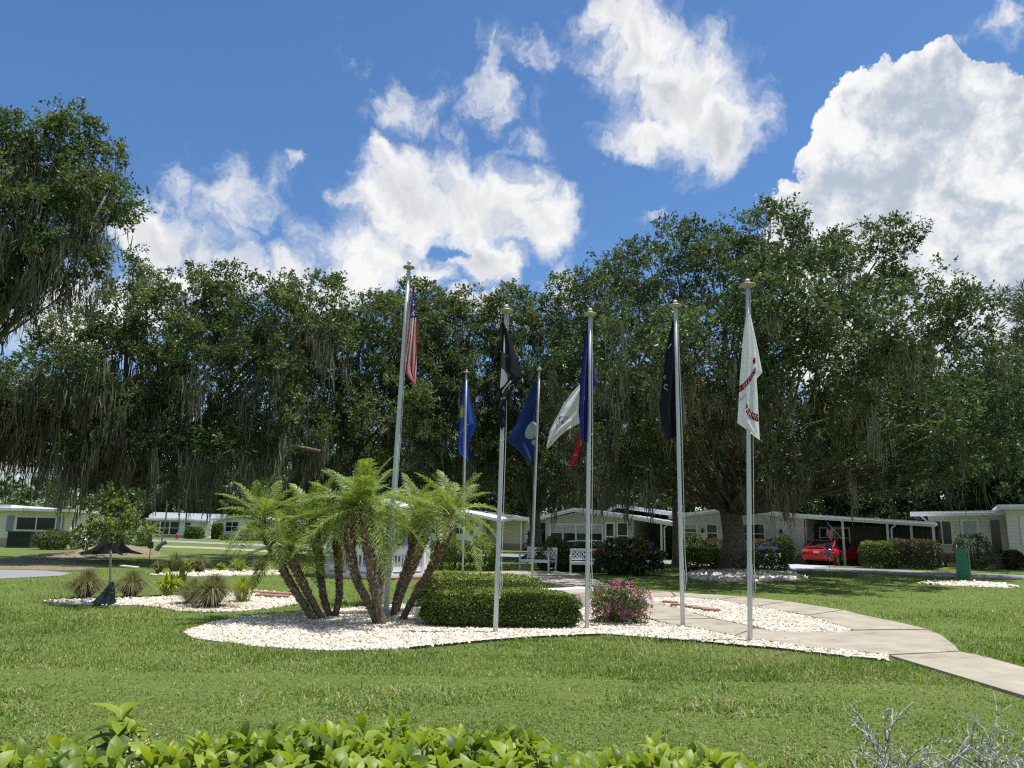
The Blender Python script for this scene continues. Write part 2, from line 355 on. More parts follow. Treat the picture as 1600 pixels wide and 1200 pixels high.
M['brass'] = mat('weathered_brass_cap', (0.34, 0.30, 0.20), 0.55, metal=0.3, noise=(20, 0.25))
M['steel'] = mat('steel', (0.55, 0.56, 0.58), 0.35, metal=0.9)
M['rope'] = mat('halyard_rope', (0.62, 0.60, 0.55), 0.9)
M['black'] = mat('black_plastic', (0.02, 0.021, 0.022), 0.45)
M['rubber'] = mat('tyre_rubber', (0.018, 0.018, 0.019), 0.8)
M['glass'] = mat('window_glass', (0.020, 0.026, 0.032), 0.06, spec=0.3)
M['shade'] = mat('window_blind', (0.46, 0.50, 0.54), 0.5)
M['red'] = mat('red_car_paint', (0.52, 0.012, 0.014), 0.3, coat=1.0)
M['carwhite'] = mat('white_car_paint', (0.72, 0.74, 0.76), 0.3, coat=1.0)
M['tail'] = mat('tail_lamp', (0.75, 0.28, 0.2), 0.15)
M['plate'] = mat('number_plate', (0.6, 0.62, 0.6), 0.5)
M['roofw'] = mat('white_roof_coating', (0.70, 0.71, 0.73), 0.6, noise=(1.2, 0.12))
M['roofg'] = mat('grey_metal_roof', (0.52, 0.54, 0.57), 0.55, noise=(1.0, 0.16))
M['fascia'] = mat('fascia_aluminium', (0.74, 0.77, 0.80), 0.45, noise=(2, 0.08))
M['green'] = mat('green_utility_box', (0.018, 0.16, 0.085), 0.42, noise=(4, 0.12))
M['bluebin'] = mat('blue_plastic', (0.015, 0.04, 0.22), 0.5)
M['bluecloth'] = mat('blue_canvas', (0.03, 0.06, 0.25), 0.7)
M['hydrant'] = mat('hydrant_red', (0.45, 0.06, 0.04), 0.5)
M['shutter_b'] = mat('blue_grey_shutter', (0.23, 0.30, 0.42), 0.6)
M['shutter_k'] = mat('black_shutter', (0.02, 0.03, 0.03), 0.5)
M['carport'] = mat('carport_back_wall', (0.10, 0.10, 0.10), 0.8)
M['mesh'] = mat('dark_screen', (0.03, 0.032, 0.034), 0.7)
M['bag'] = mat('dark_green_watering_bag', (0.008, 0.022, 0.018), 0.35, noise=(9, 0.4), bump=(18, 0.8))
M['pink'] = mat('pink_petal', None, 0.5, trans=0.3, tint=G3((0.30, 0.03, 0.16), (0.55, 0.09, 0.36), (0.72, 0.25, 0.55)))
M['berry'] = mat('cream_flower_bud', (0.50, 0.42, 0.18), 0.5)
def siding(name, col, pitch=0.2, strength=0.6):
    m = bpy.data.materials.new(name); nt = tree_of(m); b = NB(nt)
    t = b.n('ShaderNodeTexCoord'); s = b.n('ShaderNodeSeparateXYZ', None, Vector=t.outputs['Object'])
    fr = b.math('FRACT', b.math('DIVIDE', s.outputs[2], pitch))
    groove = b.smooth(fr, 0.0, 0.10)
    nz = b.n('ShaderNodeTexNoise', None, Vector=t.outputs['Object'], Scale=1.3, Detail=4.0)
    k = b.math('ADD', 0.86, b.math('MULTIPLY', nz.outputs['Fac'], 0.28))
    kc = b.n('ShaderNodeCombineXYZ', None, X=k, Y=k, Z=k)
    c = b.mixc(1.0, c4(col), kc.outputs[0], 'MULTIPLY')
    h = b.math('ADD', b.math('MULTIPLY', b.math('SUBTRACT', 1.0, fr), 0.6), b.math('MULTIPLY', groove, 1.0))
    bp = b.n('ShaderNodeBump', None, Height=h, Strength=strength, Distance=0.03)
    p = b.n('ShaderNodeBsdfPrincipled', None, Base_Color=c, Roughness=0.6, Normal=bp.outputs[0])
    b.n('ShaderNodeOutputMaterial', None, Surface=p.outputs[0]); return m
M['sid_cream'] = siding('cream_siding', (0.78, 0.75, 0.60))
M['sid_grey'] = siding('grey_siding', (0.66, 0.68, 0.70))
M['sid_green'] = siding('pale_green_grey_siding', (0.47, 0.50, 0.46))
M['sid_beige'] = siding('beige_siding', (0.76, 0.71, 0.63))
M['sid_white'] = siding('white_siding', (0.72, 0.75, 0.80))
M['sid_tan'] = siding('tan_siding', (0.56, 0.51, 0.40))
def brickmat(name, c1, c2, mort):
    m = bpy.data.materials.new(name); nt = tree_of(m); b = NB(nt)
    t = b.n('ShaderNodeTexCoord'); s = b.n('ShaderNodeSeparateXYZ', None, Vector=t.outputs['Object'])
    v = b.n('ShaderNodeCombineXYZ', None, X=b.math('ADD', s.outputs[0], s.outputs[1]), Y=s.outputs[2], Z=0.0)
    br = b.n('ShaderNodeTexBrick', None, Vector=v.outputs[0], Color1=c4(c1), Color2=c4(c2), Mortar=c4(mort), Scale=1.0)
    br.inputs['Brick Width'].default_value = 0.21; br.inputs['Row Height'].default_value = 0.075; br.inputs['Mortar Size'].default_value = 0.008
    p = b.n('ShaderNodeBsdfPrincipled', None, Base_Color=br.outputs[0], Roughness=0.85)
    b.n('ShaderNodeOutputMaterial', None, Surface=p.outputs[0]); return m
M['bskirt'] = brickmat('brick_skirting', (0.30, 0.17, 0.12), (0.38, 0.24, 0.18), (0.42, 0.38, 0.34))
M['bskirt2'] = brickmat('pale_brick_skirting', (0.46, 0.34, 0.25), (0.52, 0.40, 0.30), (0.5, 0.46, 0.4))
# ------------------------------------------------------------------ ground, paths, beds
def lawn_mat():
    m = bpy.data.materials.new('lawn'); nt = tree_of(m); b = NB(nt)
    t = b.n('ShaderNodeTexCoord'); co = t.outputs['Object']
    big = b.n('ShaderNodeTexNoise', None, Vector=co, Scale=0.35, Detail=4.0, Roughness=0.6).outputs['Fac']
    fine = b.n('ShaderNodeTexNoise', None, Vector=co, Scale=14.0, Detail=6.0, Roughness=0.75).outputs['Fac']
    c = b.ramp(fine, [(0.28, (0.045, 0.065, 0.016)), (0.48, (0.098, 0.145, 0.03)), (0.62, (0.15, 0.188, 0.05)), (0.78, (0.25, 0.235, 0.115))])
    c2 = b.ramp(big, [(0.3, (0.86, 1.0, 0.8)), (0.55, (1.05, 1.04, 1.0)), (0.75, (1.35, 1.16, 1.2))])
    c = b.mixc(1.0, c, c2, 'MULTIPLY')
    bp = b.n('ShaderNodeBump', None, Height=fine, Strength=0.9, Distance=0.05)
    p = b.n('ShaderNodeBsdfPrincipled', None, Base_Color=c, Roughness=0.85, Normal=bp.outputs[0]); p.inputs['Specular IOR Level'].default_value = 0.2
    b.n('ShaderNodeOutputMaterial', None, Surface=p.outputs[0]); return m
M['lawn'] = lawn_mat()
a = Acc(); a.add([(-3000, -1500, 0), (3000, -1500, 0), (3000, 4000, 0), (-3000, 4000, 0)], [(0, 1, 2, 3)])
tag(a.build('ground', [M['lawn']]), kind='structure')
def sheet(name, poly, z, m, thick=0.03, kind='structure', parent=None):
    a = Acc(); a.prism(poly, z-thick, z); return tag(a.build(name, [m], parent), kind=kind) if kind else a.build(name, [m], parent)
# street: straight line beyond the lawn
sdir = nrm(np.array([24.5, -19.5])); snor = np.array([-sdir[1], sdir[0]]); s0 = np.array([1.0, 51.5])
def strip(p, d, n, t0, t1, w): return [tuple(p+d*t0-n*w/2), tuple(p+d*t1-n*w/2), tuple(p+d*t1+n*w/2), tuple(p+d*t0+n*w/2)]
sheet('road', strip(s0, sdir, snor, -90, 70, 4.6), 0.012, M['asphalt'])
sheet('kerb', strip(s0-snor*2.5, sdir, snor, -90, 70, 0.36), 0.03, M['concrete'])
fp = gpoly([(250,852.5),(330,855),(400,858.5),(500,864),(640,872.5),(640,875),(500,867.5),(400,862),(330,858),(250,855)])
sheet('footpath', fp, 0.014, M['concrete'])
sheet('cart_path', gpoly([(-260,886),(0,890.5),(70,892),(112,896),(95,900),(0,904.5),(-260,912)]), 0.012, M['asphalt'])
drv = gpoly([(1222,879),(1262,878.5),(1345,881.5),(1300,885),(1268,887.5),(1280,890.5),(1330,893),(1180,890),(1225,886)])
sheet('driveway', drv, 0.02, M['drive'])
# sidewalk: cast slabs with open joints
SLABS = [
 [(2300,1440),(1600,1092),(1392,1028),(1501,1022),(1540,1030),(1600,1047),(2300,1300)],
 [(1389,1026.5),(1330,1019.5),(1265,1015),(1185,1002.5),(1150,997),(1180,985),(1212,989.5),(1312,991.5),(1334,988.5),(1450,987),(1470,995),(1492,1012),(1499,1021)],
 [(1148,996),(1105,987),(1030,974),(1026,971.5),(1112,969.5),(1160,979),(1178,984)],
 [(1025,971),(990,962),(985,941),(1012,938.5),(1035,947),(1070,957),(1110,968.5)],
 [(1334,987),(1264,964),(1318,956),(1350,964),(1400,974),(1449,986)],
 [(1262,963.3),(1181,950),(1232,942),(1315,955.3)],
 [(1179,949.3),(1126,939),(1160,934.2),(1230,941.5)],
 [(1123,938.4),(1057,933.6),(1050,927.2),(1125,931.7),(1157,934)],
 [(1054,933.5),(1014,934.6),(985,940),(959,929.3),(958.4,917.2),(1000,923),(1048,927)],
 [(958.6,929),(859,913.9),(860.4,893),(905,898),(958,917)],
 [(858,913.5),(772,904.5),(775,894.5),(801,891.5),(860,893)],
 [(770,904.3),(690,908),(655,908),(662,900.5),(690,899.5),(773,894.6)],
]
walk = thing('sidewalk', None, None); walk['kind'] = 'structure'
del_poly = []
for pl in SLABS:
    g = gpoly(pl); del_poly.append(g); a = Acc(); a.prism(g, -0.05, 0.035); a.build('slab', [M['concrete']], walk)
# gravel beds
BED = [(286,990),(300,999),(350,1006),(400,1012.5),(450,1016),(510,1019),(580,1018),(640,1015),(700,1009.5),(760,1003.5),(850,997),(940,993.5),(1000,998.5),(1080,1004),(1150,1010.5),(1212,1015.5),(1325,1029.5),(1388,1034.5),
       (1388,1027),(1330,1020),(1265,1015.8),(1185,1003.3),(1150,997.8),(1105,988),(1027,975),(990,963),(960,945),(900,935),(820,930),(760,930),(690,940),(655,950),(625,945.5),(580,948.5),(540,953),(480,958.5),(455,960.5),(410,964),(365,968.5),(325,976)]
ISLE = [(1016,935.5),(1057,934.6),(1124,939.6),(1180,950.6),(1262,964.6),(1331,987.6),(1311,990.7),(1237,991),(1212,988.8),(1160,978),(1115,968),(1070,956),(1036,946.3),(1014,940)]
LEFTBED = [(66,941),(110,945),(160,947),(215,947),(250,951),(275,956),(320,958),(370,957),(420,952),(468,945),(470,938),(430,927),(390,924),(330,930),(270,934),(200,937),(130,938)]
FARBED = [(236,899.5),(300,901.5),(380,900),(435,898.5),(438,894),(400,893),(330,894.5),(270,897)]
OAKBED = [(1070,900),(1085,905),(1130,908.5),(1180,909),(1225,907.5),(1262,904),(1245,899),(1215,893),(1150,890.5),(1090,893)]
BOXBED = [(1432,912.5),(1470,915.5),(1520,917.5),(1570,919.5),(1592,918),(1570,913.5),(1520,910),(1460,909.5)]
PORCHBED = [(1530,883.5),(1565,884),(1640,886),(1700,886),(1700,879),(1600,878.5),(1545,880)]
rock_rng = np.random.default_rng(3)
CUBE = np.array([(x, y, z) for x in (-1, 1) for y in (-1, 1) for z in (-1, 1)], float)
CUBEF = np.array([(0,1,3,2),(4,6,7,5),(0,4,5,1),(2,3,7,6),(1,5,7,3)])
def stones(name, poly, spacing, size, zbase, parent, hump=0.0):
    P = np.array(poly); lo, hi = P.min(0), P.max(0)
    nx, ny = int((hi[0]-lo[0])/spacing)+1, int((hi[1]-lo[1])/spacing)+1
    gx, gy = np.meshgrid(np.arange(nx), np.arange(ny))
    Q = np.stack([gx.ravel(), gy.ravel()], 1)*spacing+lo+rock_rng.uniform(-.5, .5, (nx*ny, 2))*spacing
    Q = Q[inpoly(Q, poly)]; n = len(Q)
    s = size*rock_rng.uniform(0.55, 1.25, (n, 1))
    ax = s*rock_rng.uniform(0.7, 1.2, (n, 3))*np.array([1, 1, 0.52])
    Vc = CUBE[None]*(1+rock_rng.uniform(-0.38, 0.12, (n, 8, 3)))*ax[:, None]
    an = rock_rng.uniform(0, 6.28, n); ca, sa = np.cos(an), np.sin(an); tl = rock_rng.normal(0, 0.35, (n, 1))
    X = Vc[..., 0]*ca[:, None]-Vc[..., 1]*sa[:, None]; Y = Vc[..., 0]*sa[:, None]+Vc[..., 1]*ca[:, None]; Z = Vc[..., 2]+X*tl
    V = np.stack([X+Q[:, None, 0], Y+Q[:, None, 1], Z+zbase+rock_rng.uniform(0, 0.5, (n, 1))*size], -1).reshape(-1, 3)
    Fq = (CUBEF[None]+np.arange(n)[:, None, None]*8).reshape(-1, 4)
    T = np.repeat(rock_rng.random(n), 8)
    me = mesh_arrays(name, V, [Fq], [M['stone']], None, T, True); o = link(name, me, parent); o['kind'] = 'stuff'; return o
NOGRASS = list(del_poly)
def bed(poly, spacing, size, z=0.025):
    g = gpoly(poly); NOGRASS.append(g)
    b = sheet('gravel_bed', g, z, M['gravel'], 0.05); stones('gravel', g, spacing, size, z, b)
    return g
bedg = bed(BED, 0.048, 0.0225); isleg = bed(ISLE, 0.049, 0.0235); leftg = bed(LEFTBED, 0.065, 0.032)
bed(FARBED, 0.14, 0.06); bed(OAKBED, 0.17, 0.085); bed(BOXBED, 0.12, 0.055); bed(PORCHBED, 0.2, 0.08)
# plastic edging along the big bed
a = Acc(); ed = BED[7:18]
pe = [np.append(GP(x, y)[:2], 0) for x, y in ed]
for p, q in zip(pe[:-1], pe[1:]):
    a.bar(p+np.array([0, 0, 0.006]), q+np.array([0, 0, 0.006]), 0.012, 0.062)
tag(a.build('garden_edging', [M['black']]), 'thin black plastic edging along the front of the white gravel bed', 'edging')
# paver rows lying in the gravel
def paver(px, py, w, d, rz, label, group, z=0.045):
    p = GP(px, py); a = Acc(); a.box((-w/2, -d/2, 0), (w/2, d/2, 0.035)); a.box((-w/2+.01, -d/2+.01, 0.035), (w/2-.01, d/2-.01, 0.041))
    o = a.build('paver', [M['brick']]); o.location = (p[0], p[1], z); o.rotation_euler = (0.03, 0.02, rz)
    tag(o, label, 'paver', group)
for i, (px, py) in enumerate([(1047,945),(1061,949.5),(1078,952.5),(1096,955),(1112,957.5)]):
    paver(px, py, 0.36, 0.2, -0.25, ['flat reddish memorial paver in the gravel island, farthest from the walk junction', 'reddish paver in gravel island just left of the sixth flagpole',
      'reddish paver in the gravel island, middle of the row of five', 'reddish paver in gravel island, second from the near end of its row', 'reddish paver in gravel island, end of row towards the army flag'][i], 'red pavers in the gravel island')
for i, (px, py) in enumerate([(404,929.5),(418,930.5),(433,931.5),(446,932.5),(410,934.5),(426,935.5),(441,936.5)]):
    paver(px, py, 0.30, 0.22, 0.1, ['red brick paver at the far left corner of the seven in the left gravel bed', 'red brick paver second along the far row in the left gravel bed', 'red brick paver third along the far row in the left gravel bed', 'red brick paver at the far right end in the left gravel bed', 'red brick paver at left of the near row in the left gravel bed', 'red brick paver in the middle of the near row in the left gravel bed', 'red brick paver at right of the near row in the left gravel bed'][i], 'red pavers in the left gravel bed', 0.05)
# dirt mound under the left oak
mc = GP(172, 868); n = 28; a = Acc()
prof = [(0.0, 0.6), (0.7, 0.52), (1.3, 0.36), (2.0, 0.19), (2.8, 0.06), (3.5, -0.03)]
V = []; rr = np.random.default_rng(5)
for (r, z) in prof:
    for k in range(n):
        t = k/n*2*math.pi; w = 1+0.16*math.sin(3*t+1)+0.1*math.sin(5*t); V.append((mc[0]+r*w*math.cos(t)*0.95-(0.9 if r > 2 else 0), mc[1]+r*w*math.sin(t)*0.95+0.6-r*0.25, z+rr.normal(0, 0.015)))
q = [(i*n+k, i*n+(k+1) % n, (i+1)*n+(k+1) % n, (i+1)*n+k) for i in range(5) for k in range(n)]
q = [f[::-1] for f in q]
a.add(V, q); tag(a.build('dirt_mound', [M['dirt']], smooth=True), kind='structure')
NOGRASS.append([(mc[0]+2.6*math.cos(t)-.5, mc[1]+2.4*math.sin(t)-.2) for t in np.arange(0, 6.28, 0.4)])
sheet('bare_soil', gpoly([(-60,873),(30,872),(62,876),(120,878),(165,884),(128,891),(80,891),(0,889),(-60,889)]), 0.008, M['dirt'], 0.004)
# ------------------------------------------------------------------ grass blades
NOGRASS += [fp, drv, gpoly([(-260,886),(0,890.5),(70,892),(112,896),(95,900),(0,904.5),(-260,912)])]
def grass(name, y0, y1, n, h, w, segs, seed, power=1.0, keep_tuft=False):
    rng = np.random.default_rng(seed)
    # even in picture area: depth by 1/Y
    u = rng.random(n); Y = (1/(1/y0**power+(1/y1**power-1/y0**power)*u))**(1/power)
    X = rng.uniform(-1, 1, n)*(Y*0.72+1.6)
    P = np.stack([X, Y], 1); keep = np.ones(n, bool)
    Pj = P+rng.normal(0, 0.035, P.shape)     # ragged edges
    for g in NOGRASS: keep &= ~inpoly(Pj, g)
    P = P[keep]; n = len(P)
    big = vnoise(P, 0.55, 11)*0.6+vnoise(P, 1.7, 12)*0.4; fine = vnoise(P, 4.0, 13)
    tuft = np.clip((vnoise(P, 0.9, 17)*0.65+vnoise(P, 2.6, 18)*0.35-0.56)*5, 0, 1)   # longer weedy patches
    thin = ((vnoise(P, 1.3, 21) > 0.74) & (rng.random(n) < 0.5)) | ((vnoise(P, 3.1, 23) > 0.72) & (rng.random(n) < 0.5))
    if keep_tuft: thin |= tuft < .25+.5*rng.random(n)
    P, big, fine, tuft = P[~thin], big[~thin], fine[~thin], tuft[~thin]; n = len(P)
    H = h*(0.55+0.7*rng.random(n))*(0.75+0.5*fine)*(1+1.0*tuft); W = w*rng.uniform(0.7, 1.3, n)*(1+0.35*tuft)
    an = rng.uniform(0, 6.28, n); lean = np.abs(rng.normal(0.8, 0.5, n))
    D = np.stack([np.cos(an)*lean, np.sin(an)*lean, np.ones(n)], 1); D = nrm(D)
    yaw = an+rng.normal(1.57, 0.5, n); S = np.stack([np.cos(yaw), np.sin(yaw), np.zeros(n)], 1)*W[:, None]/2
    p0 = np.stack([P[:, 0], P[:, 1], np.full(n, -0.004)], 1)
    tint = np.clip(0.42+0.6*(big-0.5)+rng.normal(0, 0.2, n)+0.05*tuft+0.5*(rng.random(n) < 0.09), 0, 1)
    out = np.stack([np.cos(an), np.sin(an), np.zeros(n)], 1)
    if segs == 1:
        V = np.stack([p0-S, p0+S, p0+D*H[:, None]], 1); Fs = [np.arange(n*3).reshape(-1, 3)]; T = np.repeat(tint, 3)
    else:
        pm = p0+D*(H*0.55)[:, None]; tip = p0+D*(H*0.9)[:, None]+out*(H*0.35)[:, None]-np.array([0, 0, 1])*(H*0.12)[:, None]
        V = np.stack([p0-S, p0+S, pm+S*0.75, pm-S*0.75, tip], 1); i = np.arange(n)[:, None]*5
        Fs = [i+np.array([[0, 1, 2, 3]]), i+np.array([[3, 2, 4]])]; T = np.repeat(tint, 5)
    o = link(name, mesh_arrays(name, V.reshape(-1, 3), Fs, [M['blade']], None, T)); o['kind'] = 'stuff'; return o
grass('lawn_grass', 3.6, 13.0, 165000, 0.045, 0.0088, 2, 31)
grass('lawn_grass', 4.2, 14.0, 28000, 0.07, 0.008, 2, 34, keep_tuft=True)
grass('lawn_grass', 9.0, 40.0, 270000, 0.045, 0.0165, 1, 32)

lr = np.random.default_rng(51); n = 2600; Y = 5+lr.random(n)**1.3*24; X = lr.uniform(-1, 1, n)*(Y*.7+.5); P = np.stack([X, Y], 1)
P = P[vnoise(P, .35, 5) > .38]; n = len(P); hi = np.zeros(n)
for g in NOGRASS: hi = np.where(inpoly(P, g), .05, hi)
Pz = np.column_stack([P, np.maximum(hi, .022)+lr.uniform(0, .012, n)]); an = lr.uniform(0, 6.28, n); D = np.stack([np.cos(an), np.sin(an), lr.normal(0, .2, n)], 1)
V, T, tt = leaves(Pz, D, nrm(np.array([0, 0, 1.0])+lr.normal(0, .35, (n, 3))), lr.uniform(.03, .06, n), lr.uniform(.016, .026, n), .25, lr.random(n))
M['litter'] = mat('dry_leaf', None, 0.8, spec=.2, tint=G3((0.07, 0.045, 0.025), (0.20, 0.13, 0.06), (0.36, 0.27, 0.14)))
o = link('leaf_litter', mesh_arrays('leaf_litter', V, [T], [M['litter']], None, tt)); o['kind'] = 'stuff'
# ------------------------------------------------------------------ trees
def bez(p0, p1, p2, n):
    t = np.linspace(0, 1, n)[:, None]; return (1-t)**2*p0+2*t*(1-t)*p1+t*t*p2
def moss_mesh(rng, pts, n_strand, lmin, lmax, spread, width=0.035):
    """tangled beards: short wavering strands hung at all heights inside a tapering cone"""
    pts = np.asarray(pts); nb_ = len(pts); k = nb_*n_strand
    BL = np.repeat(lmin+(lmax-lmin)*rng.random(nb_)**1.7, n_strand); W0 = np.repeat(spread*rng.uniform(0.35, 1.25, nb_), n_strand)
    h = rng.random(k)**1.4*0.72; c = np.repeat(pts, n_strand, 0); sway = np.repeat(rng.normal(0, 0.10, (nb_, 2)), n_strand, 0)
    rr = W0*(1-h*0.95); top = c+np.column_stack([rng.normal(0, 1, k)*rr, rng.normal(0, 1, k)*rr, -h*BL+rng.normal(0, .06, k)]); top[:, :2] += sway*(h*BL)[:, None]
    L = BL*rng.uniform(0.22, 0.5, k)*(1.1-0.5*h); an = rng.uniform(0, 6.28, k); W = width*rng.uniform(0.5, 1.5, k)
    S = np.stack([np.cos(an), np.sin(an), np.zeros(k)], 1)*W[:, None]; V = []; wob = np.zeros((k, 3))
    for f, wd in ((0, 0.6), (0.5, 1.0), (1.0, 0.15)):
        p = top-np.array([0, 0, 1])*(L*f)[:, None]+wob*np.array([1, 1, 0]); V += [p-S*wd/2, p+S*wd/2]
        wob = wob+rng.normal(0, 0.06, (k, 3))-0.35*wob
    V = np.stack(V, 1); i = np.arange(k)[:, None, None]*6
    q = (i+np.array([[0, 1, 3, 2], [2, 3, 5, 4]])[None]).reshape(-1, 4)
    tint = np.repeat(np.clip(np.repeat(rng.uniform(0.2, 0.8, nb_), n_strand)+rng.normal(0, 0.16, k), 0, 1), 6)
    return V.reshape(-1, 3), q, tint
def crown_mesh(rng, C, O, rc, S, L, size, flat=0.75, tint_base=None):
    """C clump centres, O outward directions"""
    n = len(C); SD = nrm(rng.normal(size=(n, S, 3))*np.array([1, 1, 0.75])+O[:, None]*0.55+np.array([0, 0, 0.35]))
    SB = C[:, None]+SD*(rc[:, None]*rng.uniform(0.25, 0.9, (n, S)))[..., None]*np.array([1, 1, flat])
    t = rng.uniform(0, 1, (n, S, L))
    P = SB[:, :, None]+SD[:, :, None]*(t*0.34*rc[:, None, None])[..., None]+rng.normal(0, 0.055, (n, S, L, 3))*(size/0.15)
    D = nrm(SD[:, :, None]*0.7+rng.normal(size=(n, S, L, 3))*0.75)
    N = nrm(rng.normal(size=(n, S, L, 3))*0.65+O[:, None, None]*0.4+np.array([0, 0, 0.75]))
    cl = rng.normal(0.46, 0.22, (n, 1, 1)) if tint_base is None else tint_base[:, None, None]
    T = np.clip(cl+rng.normal(0, 0.10, (n, S, 1))+rng.normal(0, 0.16, (n, S, L)), 0, 1)
    m = n*S*L; lz = size*rng.uniform(0.7, 1.3, m)
    return leaves(P.reshape(m, 3), D.reshape(m, 3), N.reshape(m, 3), lz, lz*rng.uniform(0.45, 0.65, m), 0.18, T.reshape(m))
def lobe_clumps(rng, lobes, n, rmin, rmax, inner=0.62, low=-0.75):
    ar = np.array([r[0]*r[2]+r[0]*r[1]+r[1]*r[2] for _, r in lobes]); cnt = np.maximum(3, (n*ar/ar.sum()).astype(int))
    C, O, I = [], [], []
    for k, ((c, r), m) in enumerate(zip(lobes, cnt)):
        d = rdir(rng, m*3); d = d[d[:, 2] > low][:m]
        rad = inner+(1.02-inner)*rng.random((len(d), 1))**0.6
        rad = rad*(0.93+0.10*np.sin(d[:, :1]*7+k)+0.06*np.sin(d[:, 2:3]*11+2*k))
        p = np.asarray(c)+d*np.asarray(r)*rad
        keep = np.ones(len(p), bool)
        for j, (c2, r2) in enumerate(lobes):
            if j != k: keep &= (np.linalg.norm((p-np.asarray(c2))/np.asarray(r2), axis=1) > 0.55)
        keep &= p[:, 2] > 1.9
        C.append(p[keep]); O.append(d[keep]); I.append(np.full(keep.sum(), k))
    C, O, I = np.concatenate(C), np.concatenate(O), np.concatenate(I)
    return C, O, I, rng.uniform(rmin, rmax, len(C))
def tree(name, label, base, lobes, tr, fork, n, S, L, size, rclump=(0.5, 0.95), moss=0, moss_len=(0.4, 1.5), strands=26, seed=0, group=None, leafmat='oak',
         lean=(0, 0), inner=0.62, low=-0.75, mossfn=None, extra=None, cat='tree', twigs=9, moss_w=0.035, flare=1.9):
    rng = np.random.default_rng(seed); base = np.asarray(base, float)
    lobes = [(np.asarray(c, float), np.asarray(r, float)) for c, r in lobes]
    root = thing(name, label, cat, base, 0, group)
    fk = base+np.array([lean[0], lean[1], fork])
    hs = np.linspace(0, 1, 7)[:, None]
    path = base+(fk-base)*hs+np.array([1, 0.4, 0])*np.sin(hs*4)*0.05*tr/0.3
    rad = tr*np.array([flare, 1.28, 1.06, 0.98, 0.95, 0.96, 1.0])
    path[1] = base+(fk-base)*0.07; path[0] = base-np.array([0, 0, 0.05])
    a = Acc(); a.tube(path, rad, 14)
    for k in range(7):      # root flare
        t = k/7*6.28+rng.uniform(-.3, .3); d = np.array([math.cos(t), math.sin(t), 0]); ln = tr*rng.uniform(2.0, 3.4)
        a.tube(np.stack([base+d*tr*0.5+np.array([0, 0, tr*1.1]), base+d*tr*1.25+np.array([0, 0, tr*.42]), base+d*ln*.75+np.array([0, 0, tr*.12]), base+d*ln*1.2-np.array([0, 0, .05])]), tr*np.array([0.4, 0.34, 0.2, 0.06]), 7)
    a.build('trunk', [M['bark']], root, base, smooth=True)
    C, O, I, rc = lobe_clumps(rng, lobes, n, rclump[0], rclump[1], inner, low)
    mp = []
    for k, (c, r) in enumerate(lobes):
        a = Acc(); mid = fk*0.45+c*0.55; mid = mid+np.array([rng.normal(0, .12), rng.normal(0, .12), -0.12])*np.linalg.norm(c-fk)*0.6
        end = c+np.array([0, 0, r[2]*0.1]); pth = bez(fk-np.array([0, 0, tr*0.7]), mid, end, 9); pth[1:-1] += rng.normal(0, 0.05, (7, 3))*np.linalg.norm(c-fk)/4
        ra = tr*((0.52 if len(lobes) < 12 else .27)*(1-np.linspace(0, 1, 9))**1.5+.085); a.tube(pth, ra, 8)
        ix = np.where(I == k)[0]
        if len(ix): ix = rng.choice(ix, min(twigs, len(ix)), False)
        for j in ix:
            s = pth[rng.integers(3, 9)]; e = C[j]; mm = (s+e)/2+np.array([0, 0, -0.1])*np.linalg.norm(e-s)+rng.normal(0, 0.15, 3)
            a.tube(bez(s, mm, e, 6), np.linspace(max(0.03, tr*0.12), 0.014, 6), 5)
        a.build('limb', [M['bark']], root, base, smooth=True)
        mp += list(pth[3:])
    for (pp, rr) in (extra or []):
        a = Acc(); a.tube(np.array(pp), np.array(rr), 9); a.build('limb', [M['bark']], root, base, smooth=True); mp += list(np.array(pp)[1:])
    V, T, tint = crown_mesh(rng, C, O, rc, S, L, size)
    me = mesh_arrays('crown', V-base, [T], [M[leafmat]], None, tint); link('crown', me, root)
    if moss:
        w = np.clip(0.6-O[:, 2], 0.05, 2)
        if mossfn is not None: w = w*mossfn(C)
        j = rng.choice(len(C), moss, True, w/w.sum()); pts = C[j]+rng.normal(0, 1, (moss, 3))*np.array([.5, .5, .2])-np.array([0, 0, .25])
        if mp and mossfn is None: pts = np.concatenate([pts, np.array(mp)[rng.integers(0, len(mp), moss//4)]])
        V, q, tint = moss_mesh(rng, pts, strands, moss_len[0], moss_len[1], 0.24, moss_w)
        me = mesh_arrays('spanish_moss', V-base, [q], [M['moss']], None, tint); o = link('spanish_moss', me, root); o['kind'] = 'stuff'
    return root
def LB(px, py, Y, rx, ry, rd=None):
    """lobe: pixel centre, depth, pixel radii, depth radius in metres"""
    c = AT(px, py, Y); s = np.linalg.norm(c-CAM)/F*1.0
    s = (c-CAM).dot(fw)/F
    return (c, (rx*s, (rd if rd else (rx+ry)/2*s), ry*s))
